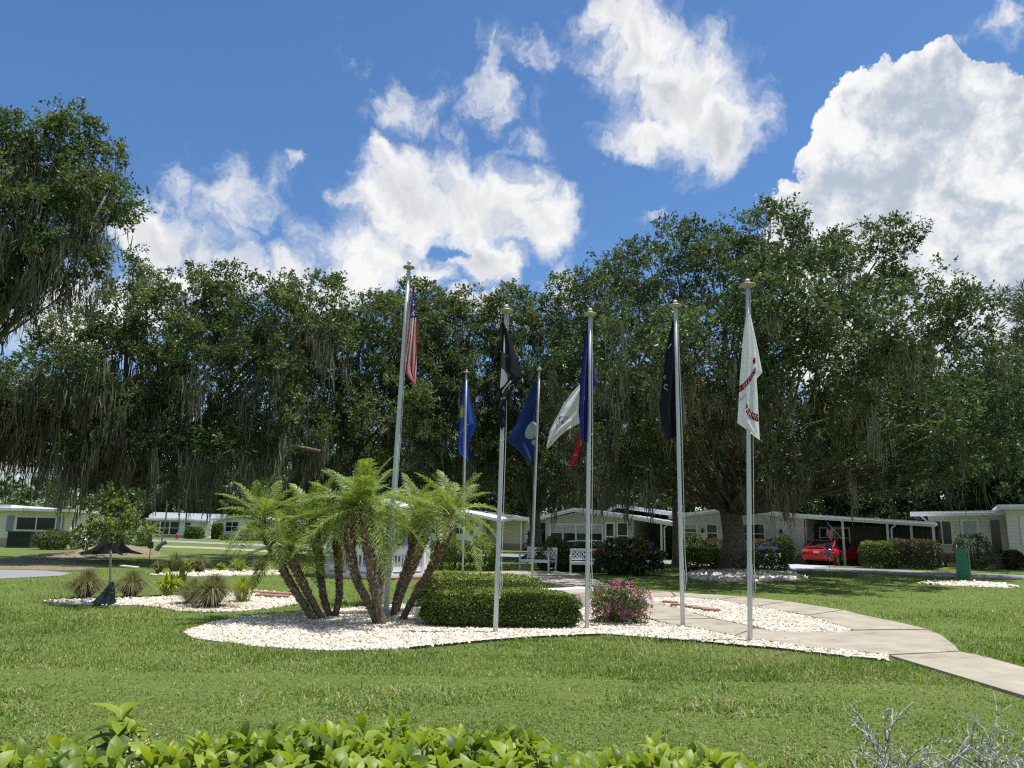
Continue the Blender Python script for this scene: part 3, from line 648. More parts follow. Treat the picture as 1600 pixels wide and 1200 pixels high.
# big live oak on the right
Yo = 37.0; bo = XG(1146, Yo)
tree('live_oak', 'huge round live oak with thick dark trunk ringed by low hedge and gravel', bo,
     [LB(1130,440,37,110,85,5), LB(1200,380,37,65,62,3.4), LB(1030,450,37,90,75,4.5), LB(950,500,36,80,80,4), LB(905,600,36,75,95,4), LB(1335,425,36,75,68,4.2), LB(1420,500,36,72,62,4.2), LB(1250,480,36,90,90,4.6),
      LB(1490,600,35,75,85,4.5), LB(1400,640,34,110,95,5), LB(1080,580,27.5,100,85,4.0), LB(1250,600,26.5,120,90,4.0), LB(980,660,31,95,70,4), LB(1140,690,36,90,50,3.5), LB(1330,730,36,100,45,3.6), LB(1480,700,34,90,60,3.6), LB(1555,690,35,55,60,3), LB(1560,600,36,45,50,3), LB(1505,490,36,42,34,2.2), LB(985,725,32,80,45,3.2), LB(1250,715,31,80,40,3), LB(1400,728,33,90,40,3), LB(1050,640,31,70,60,3), LB(1180,540,27,90,80,3.4), LB(1400,640,27.5,90,80,3.5), LB(1010,560,26,80,66,3.6), LB(1210,470,25,76,64,3.6), LB(1350,530,25.5,76,64,3.6)],
     0.52, 3.0, 1500, 14, 10, 0.158, (0.5, 1.0), moss=330, moss_len=(0.5, 2.4), strands=34, seed=41, leafmat='oak', mossfn=lambda C: np.where(C[:, 2] < 9.0, 1.0, 0.06)*np.where(C[:, 0] < 12.5, 1.0, 0.10), inner=0.6)
# big mossy oak on the left
Yl = 35.5; bl = XG(172, Yl)
lim1 = [AT(186,815,Yl), AT(222,800,Yl-.3), AT(262,772,Yl-.8), AT(300,748,Yl-1.2), AT(335,720,Yl-1.5), AT(420,690,Yl-2), AT(500,705,Yl-2)]
lim2 = [AT(150,760,Yl), AT(95,690,Yl-1), AT(40,640,Yl-1.5), AT(-30,628,Yl-2), AT(-110,640,Yl-2)]
lim3 = [AT(60,632,Yl-2.2), AT(110,630,Yl-2.4), AT(175,612,Yl-2.6), AT(215,590,Yl-2.6), AT(300,575,Yl-2.4), AT(360,600,Yl-2.2)]
tree('live_oak', 'spreading live oak draped with long grey moss above the bare dirt mound', bl+np.array([0, 0, .35]),
     [LB(80,615,35,110,52,4), LB(-40,630,35,90,62,4), LB(130,530,35,60,45,3), LB(225,515,35,80,65,4.2), LB(300,480,35,75,55,3.6), LB(400,490,34.5,85,60,4), LB(470,520,34.5,70,70,3.6), LB(180,580,33,90,60,3.2), LB(330,560,33,80,55,3), LB(410,580,33,60,55,2.8), LB(300,640,33.5,75,40,2.8), LB(120,650,34,120,40,3.4), LB(20,665,34,90,35,3), LB(190,660,33,80,35,2.6), LB(380,700,33,70,35,2.6), LB(330,700,33.5,60,30,2.2), LB(110,700,33,60,26,2.2), LB(255,700,32.5,50,28,2.0), LB(450,660,34,60,60,3), LB(207,432,35.5,24,34,1.6), LB(500,470,35.5,45,45,2.4)],
     0.42, 3.3, 900, 13, 10, 0.158, (0.45, 0.9), moss=950, moss_len=(0.5, 3.1), strands=32, seed=42, leafmat='oak2', lean=(-0.2, 0), extra=[(lim1, [.34,.3,.26,.22,.18,.13,.07]), (lim2, [.3,.26,.22,.18,.1]), (lim3, [.16,.2,.2,.17,.12,.07])],
     mossfn=lambda C: np.where(C[:, 2] < 8.2, 1.0, 0.12)*np.where(C[:, 2] < 5.5, .45, 1.0), moss_w=0.042)
# near tree whose branches hang in at the upper left
bu = XG(-190, 24.0)
tree('moss_oak', 'tall tree at the left edge whose mossy branches hang high over the lawn', bu,
     [LB(105,240,24,66,40,2.2), LB(30,262,24,70,50,2.6), LB(165,308,23.5,45,42,1.8), LB(85,335,23.5,70,42,2.4), LB(5,365,23.5,65,56,2.4), LB(95,400,23.3,44,28,1.7), LB(15,415,23.3,48,32,2), LB(-12,448,23.3,36,26,1.6), LB(-110,260,24,90,120,3), LB(-190,400,24,100,130,3.5), LB(130,208,24.2,30,14,1.2)],
     0.36, 5.0, 520, 14, 11, 0.125, (0.4, 0.8), moss=340, moss_len=(0.5, 2.2), strands=34, seed=43, leafmat='oak2', inner=0.45, mossfn=lambda C: np.where(C[:, 2] < 11.5, 1.0, 0.15), moss_w=0.03)
# oaks behind the palms
tree('live_oak', 'live oak with pale leaning limb rising behind the palm clump', XG(445, 43), [LB(560,560,42,90,70,4), LB(620,520,43,75,55,3.6), LB(510,600,42,75,75,4), LB(600,640,41,95,60,4), LB(540,700,41,80,45,3.4), LB(660,590,43,60,70,3.5), LB(455,560,43,60,60,3.5)],
     0.42, 3.0, 480, 13, 9, 0.19, (0.5, 1.0), moss=210, moss_len=(0.5, 2.2), strands=34, seed=44, leafmat='oak2', extra=[([AT(440,780,42.5), AT(475,725,42), AT(520,690,41.5), AT(560,655,41), AT(600,625,41)], [.30,.26,.2,.13,.03])])
tree('live_oak', 'airy live oak between the two blue flags, dark moss beneath', XG(700, 46), [LB(690,520,46,70,60,3.6), LB(735,510,45,55,60,3), LB(790,500,45,50,55,3), LB(760,590,44,85,70,4), LB(680,620,44,75,60,3.6), LB(720,690,44,95,50,4), LB(620,490,47,50,30,2.4), LB(660,470,47,35,30,2)],
     0.36, 3.0, 420, 12, 9, 0.19, (0.45, 0.9), moss=230, moss_len=(0.6, 2.4), strands=34, seed=45, leafmat='oak2', inner=0.55)
tree('live_oak', 'live oak behind the white coast guard flag and garden benches', XG(835, 47), [LB(840,540,47,70,65,3.6), LB(880,490,47,60,55,3.2), LB(800,640,46,90,70,4), LB(880,650,46,80,70,4), LB(830,720,45,100,50,4), LB(920,730,45,80,40,3.6)],
     0.36, 3.0, 400, 12, 9, 0.19, (0.5, 0.95), moss=230, moss_len=(0.6, 2.4), strands=34, seed=46, leafmat='oak')
tree('thin_oak', 'slim dark trunked tree beside the sixth flagpole by the street', XG(1056, 40.5), [LB(1040,690,40.5,55,50,2.5), LB(1075,720,40.5,55,35,2.5), LB(1010,740,40.5,50,35,2.2), LB(1060,640,41,50,45,2.5)],
     0.15, 4.2, 130, 12, 9, 0.17, (0.4, 0.8), moss=50, strands=20, seed=47, leafmat='oak')
# background trees: three kinds, copied
protos = []
for s, (lobes, lm) in enumerate([
   ([((0,0,9),(4,4,3.2)), ((-3.5,0,7),(3,3,2.6)), ((3.5,.5,7.2),(3.2,3,2.6)), ((0,-2.5,6),(3.5,3,2.2)), ((-2.5,-2,3.6),(2.8,2.4,1.6)), ((2.6,-2.2,3.4),(2.8,2.4,1.6)), ((1.5,1,10.8),(2.4,2.4,2))], 'oak'),
   ([((0,0,7.5),(3.4,3.4,3)), ((-2.6,.5,5.6),(2.6,2.6,2.2)), ((2.8,0,6),(2.6,2.8,2.4)), ((.5,-1.5,9.8),(2.2,2.2,2)), ((-2,-2,3.4),(2.6,2.2,1.5)), ((2.2,-2,3.2),(2.4,2.2,1.5))], 'oak2'),
   ([((0,0,11),(3,3,3.2)), ((-1.8,0,8),(2.6,2.6,2.4)), ((2,.4,7.4),(2.8,2.8,2.2)), ((.4,0,13.8),(1.9,1.9,1.9)), ((0,-1.5,5.4),(3,2.6,1.7))], 'oak')]):
    t = tree('background_tree', 'x', (0, 0, 0), lobes, 0.3, 3.0, 260, 12, 8, 0.26, (0.6, 1.1), moss=70, moss_len=(0.5, 2.0), strands=14, seed=60+s, leafmat=lm, twigs=5, moss_w=0.06)
    protos.append((t, [(c, []) for c in kids(t)]))
BG = [(960,60,0,1.0,'dark tree behind the grey gabled house with the long window row'), (1060,62,2,1.0,'tall tree behind the gap between the two grey houses'), (1130,66,1,1.1,'mid green tree behind the oak trunk and the long grey house'),
      (1235,58,0,0.95,'dark rounded tree rising behind the carport with the red car'), (1330,60,2,0.85,'tall narrow tree behind the carport downpipe'), (1400,56,1,1.0,'mid green tree behind the far end of the carport roof'),
      (1470,58,0,1.1,'dark tree above the beige house front door'), (1560,60,2,0.95,'tall tree above the large window of the beige house'), (1650,54,0,1.2,'dark tree past the right end of the beige house'),
      (730,82,0,1.1,'dark tree behind the white house with black shutters'), (640,86,2,1.0,'tall tree behind the white gazebo'), (820,80,1,1.25,'mid green tree behind the white carport roof'), (890,72,2,0.95,'tall tree behind the left eave of the grey gabled house'),
      (540,88,0,1.05,'dark tree far behind the middle of the palm clump'), (440,112,1,1.3,'mid green tree behind the left side of the palm clump'), (375,125,0,1.3,'dark tree behind the far small white house'), (300,128,1,1.15,'mid green tree behind the long far white roof'),
      (245,132,1,0.95,'bright green tree behind the left end of the far white roof'), (190,130,0,1.0,'dark tree behind the young tree with the watering bag'), (1750,52,2,1.2,'tall tree outside the right edge beyond the beige house')]
for i, (px, Y, k, sc, lab) in enumerate(BG):
    p = XG(px, Y)
    if i in (0, 1, 2):
        kk = [0, 2, 1][i]; r = protos[kk][0]; r.location = p; r.rotation_euler = (0, 0, i*1.3)
    else:
        r = copy_thing(protos[k][0], p, i*2.1, lab, protos[k][1])
    r['label'] = lab; r['group'] = 'trees behind the houses'; r.scale = (sc*1.1, sc*1.1, sc)
# pines
def pine(label, px, Y, top, spread, seed, n=9, group='pines beyond the lawn', lowfrac=0.45):
    rng = np.random.default_rng(seed); b = XG(px, Y); h = top; root = thing('pine_tree', label, 'tree', b, 0, group)
    a = Acc(); z = np.linspace(0, h, 8); path = np.stack([b[0]+0.25*np.sin(z*.5), np.full(8, b[1]), z], 1); a.tube(path, np.linspace(0.24, 0.05, 8), 9); a.build('trunk', [M['bark']], root, b, smooth=True)
    Cs = []
    for k in range(n):
        zz = h*(lowfrac+(1-lowfrac)*(k+rng.random()*.6)/n); t = rng.uniform(0, 6.28); ln = spread*(1.1-0.75*(zz/h-lowfrac)/(1-lowfrac))*rng.uniform(.6, 1)
        s = np.array([b[0]+0.25*math.sin(zz*.5), b[1], zz]); e = s+np.array([math.cos(t)*ln, math.sin(t)*ln, ln*0.25])
        pth = bez(s, (s+e)/2+np.array([0, 0, -.15*ln]), e, 6); a = Acc(); a.tube(pth, np.linspace(0.07, 0.02, 6), 6)
        a.build('limb', [M['bark']], root, b, smooth=True)
        for f in (0.55, 0.75, 1.0): Cs.append(pth[min(5, int(f*5))]+rng.normal(0, .25, 3))
    Cs = np.array(Cs+[[b[0], b[1], h]]); m = 110
    D = nrm(rng.normal(size=(len(Cs), m, 3))+np.array([0, 0, .35])); P = Cs[:, None]+D*rng.uniform(0.05, 0.5, (len(Cs), m, 1))
    V, T, tint = leaves(P.reshape(-1, 3), D.reshape(-1, 3), rdir(rng, len(Cs)*m), 0.42, 0.05, 0.1, np.clip(rng.normal(.5, .2, len(Cs)*m), 0, 1))
    link('crown', mesh_arrays('crown', V-b, [T], [M['pine']], None, tint), root); return root
pine('leaning pine with open tufted crown at the right edge of the trees', 1650, 42, 15.5, 4.2, 71, 16, lowfrac=0.55)
pine('dark trunked pine behind the left cream house', 105, 70, 12.0, 3.0, 72, 9)
pine('slender pine above the far end of the cream house roof', 62, 85, 8.5, 3.2, 73, 10, lowfrac=.3)
pine('pine beyond the left roof with a low spreading crown', 140, 75, 10.0, 3.0, 74, 9)
# far wood along the horizon
rng = np.random.default_rng(77); nb = 260
ang = rng.uniform(-0.75, 0.75, nb); dist = rng.uniform(170, 260, nb); C = np.stack([np.sin(ang)*dist, np.cos(ang)*dist, rng.uniform(1.5, 9.5, nb)], 1)
V, T, tint = crown_mesh(rng, C, np.tile(np.array([0, -1.0, 0.3]), (nb, 1)), rng.uniform(3, 6, nb), 10, 8, 1.5)
tag(link('distant_woods', mesh_arrays('distant_woods', V, [T], [M['oak']], None, tint)), kind='stuff')
# ------------------------------------------------------------------ houses
def house_root(label, P0, ang, cat='house'):
    return thing('mobile_home', label, cat, (P0[0], P0[1], 0), ang)
def win(h, x0, x1, z0, z1, cols=2, rows=2, y=0.0, blind=0.0, fm='white', fw_=0.09):
    a = Acc(); d0, d1 = y-0.06, y+0.01
    a.box((x0-fw_, d0, z0-fw_), (x0, d1, z1+fw_)); a.box((x1, d0, z0-fw_), (x1+fw_, d1, z1+fw_))
    a.box((x0, d0, z1), (x1, d1, z1+fw_)); a.box((x0, d0-0.03, z0-fw_), (x1, d1, z0))
    o = a.build('window', [M[fm]], h)
    a = Acc(); bw = 0.055
    for c in range(1, cols):
        x = x0+(x1-x0)*c/cols; a.box((x-bw*.7, y-0.045, z0), (x+bw*.7, y-0.005, z1))
    for r in range(1, rows):
        z = z0+(z1-z0)*r/rows; a.box((x0, y-0.04, z-bw/2), (x1, y-0.006, z+bw/2))
    if cols > 1 or rows > 1: a.build('sash', [M[fm]], o)
    a = Acc(); a.box((x0, y-0.022, z0), (x1, y-0.012, z1)); a.build('pane', [M['glass']], o)
    if blind:
        a = Acc(); n = max(3, int((z1-z0)*blind/0.09))
        for k in range(n):
            zz = z1-(z1-z0)*blind*(k+1)/n; a.box((x0+.01, y-0.028-.004*(k % 2), zz), (x1-.01, y-0.024, zz+(z1-z0)*blind/n*0.93))
        a.build('blind', [M['shade']], o)
    return o
def gutter_pipe(h, x, y, z0, z1, ox=0.35):
    a = Acc(); a.bar((x+ox, y, z1), (x, y, z1-0.3), 0.08); a.bar((x, y, z1-0.3), (x, y, z0), 0.08); return a.build('downpipe', [M['white']], h)
def roof_sheet(h, prof, d0, d1, m='roofw', th=0.14, name='roof', ribs=True, fasc=0.3):
    """prof: (x,z) polyline across the front, run from y=d0 to d1"""
    a = Acc(); n = len(prof); V = [(x, d, z+t) for d in (d0, d1) for t in (0, th) for x, z in prof]
    q = []
    for i in range(n-1):
        q += [(i+1, i, 2*n+i, 2*n+i+1), (n+i, n+i+1, 3*n+i+1, 3*n+i), (i, i+1, n+i+1, n+i), (2*n+i+1, 2*n+i, 3*n+i, 3*n+i+1)]
    q += [(0, n, 3*n, 2*n), (n-1, 3*n-1, 4*n-1, 2*n-1)]
    a.add(V, q)
    o = a.build(name, [M[m]], h)
    if ribs:
        a = Acc()
        for (x0, z0), (x1, z1) in zip(prof[:-1], prof[1:]):
            n = max(1, int(abs(x1-x0)/0.6))
            for k in range(n):
                t = (k+.5)/n; x = x0+(x1-x0)*t; z = z0+(z1-z0)*t+th
                a.bar((x, d0+.02, z+.012), (x, d1-.02, z+.012), 0.05, 0.03)
        a.build('roof_seam', [M[m]], o)
    a = Acc()
    for (x0, z0), (x1, z1) in zip(prof[:-1], prof[1:]):
        a.add([(x0, d0-.03, z0-fasc*.35), (x1, d0-.03, z1-fasc*.35), (x1, d0-.03, z1+th+.02), (x0, d0-.03, z0+th+.02), (x0, d0-.004, z0-fasc*.35), (x1, d0-.004, z1-fasc*.35), (x1, d0-.004, z1+th+.02), (x0, d0-.004, z0+th+.02)],
              [(0,1,2,3), (7,6,5,4), (0,4,5,1), (3,2,6,7), (0,3,7,4), (1,5,6,2)])
        a.bar((x0, d0-.05, z0+.02), (x1, d0-.05, z1+.02), 0.03, 0.03)
    a.build('fascia', [M['fascia']], h)
    return o
def wall_block(h, prof_top, d0, d1, m, z0=0.45, skirt=None):
    """prof_top: (x,z) polyline along the wall head"""
    a = Acc(); xs = [p[0] for p in prof_top]
    a.prism([(xs[0], z0), (xs[-1], z0)]+prof_top[::-1], d0, d1, 0, lambda x, y, z: (x, z, y)); o = a.build('wall', [M[m]], h)
    if skirt:
        a = Acc(); a.box((xs[0]+.02, d0+.04, -.05), (xs[-1]-.02, d1-.04, z0)); a.build('skirting', [M[skirt]], h)
    return o
def post(h, x, y, z1, w=0.12, name='carport_post'):
    a = Acc(); a.box((x-w/2, y-w/2, -0.02), (x+w/2, y+w/2, z1)); a.box((x-w*.8, y-w*.8, -0.02), (x+w*.8, y+w*.8, 0.06)); return a.build(name, [M['white']], h)
def lamp(h, x, z, y=0.0):
    a = Acc(); a.lathe([(0.0, z+.22), (.09, z+.16), (.08, z), (.05, z-.05), (0, z-.06)], (x, y-.12, 0), 8); a.bar((x, y, z+.2), (x, y-.12, z+.24), .04); a.build('wall_lamp', [M['black']], h)
A0 = -0.52
# F: long grey house with carport and red car
PF = XG(1064, 50); hF = house_root('long grey house with white banded roof running over a carport with a red car', PF, A0)
prof = [(-0.5, 2.62), (3.4, 3.12), (7.6, 2.72), (14.4, 2.32)]
wall_block(hF, [(0, 2.6), (3.4, 3.05), (7.5, 2.68)], 0, 12, 'sid_grey', 0.5, 'bskirt')
roof_sheet(hF, prof, -0.75, 13, 'roofg')
win(hF, 0.25, 1.05, 1.25, 2.2, 1, 2, blind=.3); win(hF, 1.75, 2.35, 1.2, 2.2, 1, 2); win(hF, 3.7, 5.2, 1.15, 2.25, 2, 2); win(hF, 2.75, 3.4, 1.2, 2.2, 1, 2)
lamp(hF, 1.45, 1.75); lamp(hF, 6.2, 1.75)
a = Acc(); a.box((5.9, -.05, .5), (6.6, .0, 2.5)); a.build('shutter', [M['white']], hF)
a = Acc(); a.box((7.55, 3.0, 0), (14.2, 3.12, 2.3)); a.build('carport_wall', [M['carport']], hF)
a = Acc(); a.box((7.52, .3, .05), (7.6, 9, 2.6)); a.build('side_wall', [M['sid_grey']], hF)
win(hF, 8.0, 9.6, 1.0, 2.1, 2, 2, y=2.98)
a = Acc(); a.box((11.9, 2.3, 0.02), (14.1, 2.38, 2.25))
for k in range(8): a.box((11.9+k*.27, 2.26, .02), (11.94+k*.27, 2.3, 2.25))
a.build('shed_panel', [M['mesh']], hF)
post(hF, 9.7, -.5, 2.56); post(hF, 12.0, -.45, 2.42); post(hF, 14.25, -.5, 2.3); post(hF, 13.1, 1.4, 2.4)
gutter_pipe(hF, 12.2, -.5, 0.02, 2.4, .3)
# E: grey gabled house with long window row
PE = XG(852, 55.5); hE = house_root('grey green gabled house with a row of wide windows and white carport posts', PE, A0)
wall_block(hE, [(0, 2.45), (2.6, 3.02), (6.6, 2.56)], 0, 11, 'sid_green', 0.45, 'bskirt')
roof_sheet(hE, [(-1.0, 2.3), (2.6, 3.1), (6.8, 2.6), (9.9, 2.15)], -0.8, 12, 'roofg')
for k in range(4): win(hE, 0.45+k*1.0, 1.33+k*1.0, 0.95, 2.12, 1, 1, blind=.5)
a = Acc(); a.box((4.55, -.06, .5), (5.3, .0, 2.35)); o = a.build('door', [M['white']], hE); a = Acc(); a.box((4.68, -.075, .7), (5.17, -.064, 1.3)); a.box((4.68, -.075, 1.4), (5.17, -.064, 2.2)); a.build('door_pane', [M['glass']], o)
win(hE, 5.5, 6.15, 0.6, 2.25, 1, 2)
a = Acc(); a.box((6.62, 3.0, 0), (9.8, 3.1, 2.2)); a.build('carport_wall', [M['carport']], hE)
post(hE, 8.7, -.5, 2.28); post(hE, 9.8, 2, 2.2); post(hE, -.8, -.5, 2.3); gutter_pipe(hE, 8.9, -.5, .02, 2.3)
# raised upper roof behind
roof_sheet(hE, [(3.6, 2.95), (4.6, 3.45), (9.8, 2.75)], 2.0, 11, 'roofw', name='upper_roof')
# D: white house with black shutters
PD = XG(655, 70); hD = house_root('white house with black shutters, brick skirt and white carport roof', PD, A0+.1)
wall_block(hD, [(0, 2.55), (2.6, 3.3), (6.2, 2.75)], 0, 11, 'sid_white', 0.55, 'bskirt')
roof_sheet(hD, [(-3.2, 2.25), (-.3, 2.6), (2.6, 3.35), (6.4, 2.75), (8.0, 2.45)], -0.5, 11, 'roofw')
for x in (0.7, 3.1):
    win(hD, x+.1, x+1.75, 1.3, 2.4, 2, 2)
    for sx in (x-.32, x+1.9):
        a = Acc(); a.box((sx, -.07, 1.22), (sx+.3, -.02, 2.5)); a.build('shutter', [M['shutter_k']], hD)
a = Acc(); a.box((6.25, 1.0, 0.55), (9.6, 1.1, 2.5)); a.build('side_wall', [M['sid_tan']], hD)
a = Acc(); a.box((6.25, .95, -.02), (9.6, 1.1, .55)); a.build('skirting', [M['bskirt']], hD)
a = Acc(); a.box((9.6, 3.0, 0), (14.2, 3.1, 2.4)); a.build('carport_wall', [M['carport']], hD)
roof_sheet(hD, [(8.0, 2.45), (9.0, 2.62), (14.6, 2.3)], 0.2, 10, 'roofw', name='carport_roof')
post(hD, 9.7, .4, 2.4); post(hD, 13.6, .4, 2.3); post(hD, 11.8, 2.6, 2.3); lamp(hD, 5.7, 2.0)
a = Acc(); a.box((-3.1, 2.5, 0), (0, 2.6, 2.3)); a.build('porch_wall', [M['mesh']], hD); post(hD, -3, -.3, 2.25); post(hD, -1.6, -.3, 2.4)
# G: beige house on the right
PG = XG(1456, 46.5); hG = house_root('beige sided house with white latticed front door at the right edge', PG, A0)
wall_block(hG, [(0, 3.0), (4.2, 3.0)], 0, 7, 'sid_beige', 0.75, 'bskirt')
roof_sheet(hG, [(-0.9, 2.98), (4.6, 3.1)], -.6, 8, 'roofw', ribs=False)
wall_block(hG, [(3.9, 3.3), (14, 3.3)], -1.4, 6.9, 'sid_beige', 0.75, 'bskirt')
roof_sheet(hG, [(3.5, 3.35), (14.4, 3.5)], -1.9, 8.2, 'roofw', ribs=False, name='main_roof')
win(hG, 0.2, 1.15, 1.3, 2.6, 2, 1)
a = Acc(); a.box((1.65, -.07, .8), (2.6, .0, 2.75)); o = a.build('door', [M['white']], hG)
a = Acc(); a.box((1.8, -.085, 1.75), (2.45, -.074, 2.62)); a.build('door_pane', [M['shade']], o)
a = Acc()
for k in range(-3, 6):
    for s in (1, -1):
        x0 = 1.8+k*.22; p, q = np.array([x0, -.09, 1.75]), np.array([x0+s*.44, -.09, 2.62])
        if s < 0: p[0] += .2; q[0] += .2
        for t in (p, q): pass
        # clip to the pane
        ts = [0, 1]
        dx = q[0]-p[0]
        for xb in (1.8, 2.45):
            t = (xb-p[0])/dx
            if dx > 0: ts[0 if xb == 1.8 else 1] = max(ts[0], t) if xb == 1.8 else min(ts[1], t)
            else: ts[1 if xb == 1.8 else 0] = min(ts[1], t) if xb == 1.8 else max(ts[0], t)
        if ts[1]-ts[0] > .05: a.bar(p+(q-p)*ts[0], p+(q-p)*ts[1], .02, .012)
a.build('door_lattice', [M['white']], o)
a = Acc(); a.box((2.5, -.1, 1.55), (2.54, -.07, 1.65)); a.build('handle', [M['black']], o)
a = Acc(); a.box((3.15, -.05, .8), (3.6, 0.0, 2.7)); a.build('side_light', [M['glass']], hG)
a = Acc(); a.box((4.5, -1.47, 1.35), (4.85, -1.405, 2.95)); a.build('shutter', [M['white']], hG)
win(hG, 5.05, 6.05, 1.5, 2.9, 1, 2, y=-1.4, blind=.72); win(hG, 6.5, 8.2, 1.5, 2.9, 1, 2, y=-1.4, blind=.72)
for k in range(3):
    a = Acc(); a.box((1.0-.1*k, -.5-.32*k, -.02), (3.0+.1*k, -.004-.5*(k > 0)-.32*max(0, k-1)+(0 if k == 0 else .176), .70-.22*k)); a.build('step', [M['brick' if k == 1 else 'bskirt']], hG)
a = Acc(); a.box((1.6, -1.2, .0), (1.66, -1.14, .95)); a.build('hand_rail', [M['white']], hG)
gutter_pipe(hG, -.05, -.3, .02, 2.9, -.3)
# A: cream house at the left
pa1 = XG(106, 53); pa0 = XG(-130, 51.0); angA = math.atan2(pa1[1]-pa0[1], pa1[0]-pa0[0]); LA = float(np.linalg.norm(pa1-pa0))
hA = house_root('cream sided house with blue grey shutters and white flat roof at the left edge', pa0, angA)
wall_block(hA, [(0, 2.35), (LA, 2.35)], 0, 9, 'sid_cream', 0.55, 'bskirt2')
a = Acc(); a.box((-.5, -.62, 2.36), (LA+.25, 9.4, 2.54)); a.build('roof', [M['roofw']], hA)
a = Acc(); a.box((-.5, -.45, 2.545), (LA-3.6, 9.2, 2.75)); a.build('upper_roof', [M['roofw']], hA)
sA = 22.6; xw = LA-3.25
o = win(hA, xw-.0, xw+2.3, 1.15, 1.95, 2, 1)
for sx in (xw-.62, xw+2.42):
    a = Acc(); a.box((sx, -.07, 1.05), (sx+.38, -.02, 2.05)); a.build('shutter', [M['shutter_b']], hA)
gutter_pipe(hA, LA-.55, -.06, .1, 2.3, .0)
a = Acc(); a.box((LA-.35, -.03, .0), (LA-.3+.28, .03, .55)); a.build('corner_block', [M['white']], hA)
# B and C: far houses beyond the street
PB = XG(214, 104); hB = house_root('far long low house with bright white roof and grey screened porch', PB, -.12)
wall_block(hB, [(0, 2.3), (9.6, 2.3)], 0, 8, 'sid_grey', .3, 'bskirt2'); roof_sheet(hB, [(-.6, 2.35), (6.6, 2.35), (9.9, 2.2)], -.6, 3.0, 'roofw', ribs=False)
a = Acc(); a.prism([(-.5, 2.5), (9.8, 2.5), (9.8, 3.2), (-.5, 3.35)], 3.05, 8.5, 0, lambda x, y, z: (x, z, y)); a.build('upper_roof', [M['roofw']], hB)
for k in range(4): win(hB, .5+k*1.35, 1.7+k*1.35, .4, 2.1, 1, 2, fm='fascia')
win(hB, 6.6, 7.4, 1.2, 2.0, 1, 2); a = Acc(); a.box((8.6, -.08, .1), (9.3, 0, 2.1)); a.build('door', [M['sid_tan']], hB)
post(hB, 10.2, -.3, 2.3, .5)
PC = XG(336, 99); hC = house_root('far small pale house with paired windows behind the left palm fronds', PC, -.1)
wall_block(hC, [(0, 2.35), (3.6, 2.75), (7.2, 2.35)], 0, 8, 'sid_white', .4, 'bskirt2'); roof_sheet(hC, [(-.5, 2.35), (3.6, 2.85), (7.7, 2.35)], -.5, 8.5, 'roofw', ribs=False)
win(hC, 1.3, 2.9, 1.0, 2.15, 2, 2); win(hC, 3.9, 5.4, 1.0, 2.15, 2, 2)
# things round the houses
def local(h, x, y): return h.location.x+x*math.cos(h.rotation_euler.z)-y*math.sin(h.rotation_euler.z), h.location.y+x*math.sin(h.rotation_euler.z)+y*math.cos(h.rotation_euler.z)
t = XG(31, 51.0); a = Acc(); ac = thing('air_conditioner', 'dark green slatted air conditioner against the cream house', 'air conditioner', t, angA)
a.box((-.72, -.4, .0), (.72, .4, .05)); a.box((-.7, -.38, .05), (.7, .38, .12)); a.box((-.7, -.38, .98), (.7, .38, 1.05))
for sx in (-.68, .64): a.box((sx, -.38, .12), (sx+.04, -.34, .98)); a.box((sx, .34, .12), (sx+.04, .38, .98))
a.build('casing', [M['mesh']], ac); a = Acc()
for k in range(16): a.box((-.64, -.37, .14+k*.052), (.64, -.345, .17+k*.052))
M['acgreen'] = mat('dark_green_grille', (0.022, 0.04, 0.022), 0.7); a.build('grille', [M['acgreen']], ac); a = Acc(); a.box((-.66, -.33, .12), (.66, .36, .98)); a.build('coil', [M['mesh']], ac)
a = Acc(); hy = XG(276, 92); h = thing('fire_hydrant', 'small red fire hydrant on the grass before the far white roofed house', 'fire hydrant', hy)
a.lathe([(.17, 0), (.17, .06), (.12, .08), (.12, .5), (.15, .52), (.15, .56), (.12, .62), (.05, .7), (.03, .76), (0, .77)], (0, 0, 0), 12); a.build('body', [M['hydrant']], h)
for s in (-1, 1):
    a = Acc(); a.tube([(s*.1, 0, .4), (s*.21, 0, .4)], .06, 8); a.build('nozzle', [M['hydrant']], h)
# mailbox, bins
mb = XG(746, 56.5); h = thing('mailbox', 'dark mailbox on a post by the white house with black shutters', 'mailbox', mb, A0)
a = Acc(); a.box((-.04, -.04, 0), (.04, .04, 1.0)); a.build('post', [M['black']], h)
a = Acc(); a.prism([(-.13, 1.0), (.13, 1.0), (.13, 1.14), (.08, 1.21), (0, 1.24), (-.08, 1.21), (-.13, 1.14)], -.28, .28, 0, lambda x, y, z: (z, x, y)); a.build('box', [M['black']], h)
a = Acc(); a.box((.0, -.3, .55), (.35, .0, .8)); a.build('paper_box', [M['bluebin']], h)
bl_ = ['blue wheeled bin beside the white post under the grey gabled house carport', 'second blue wheeled bin, nearer the front door of the grey gabled house']
for i in range(2):
    x, y = local(hE, 7.7-.95*i, .4); h = thing('wheeled_bin', bl_[i], 'bin', (x, y, 0), A0, 'blue bins in the carport')
    a = Acc(); a.prism([(-.24, -.24), (.24, -.24), (.24, .24), (-.24, .24)], .08, 1.0, 0, lambda x, y, z: (x*(.8+.25*z), y*(.8+.25*z), z)); a.build('body', [M['bluebin']], h)
    a = Acc(); a.box((-.29, -.3, 1.0), (.29, .28, 1.07)); a.build('lid', [M['bluebin']], h)
    for s in (-1, 1):
        a = Acc(); a.tube([(s*.2, .26, .1), (s*.27, .26, .1)], .1, 10); a.build('wheel', [M['black']], h)
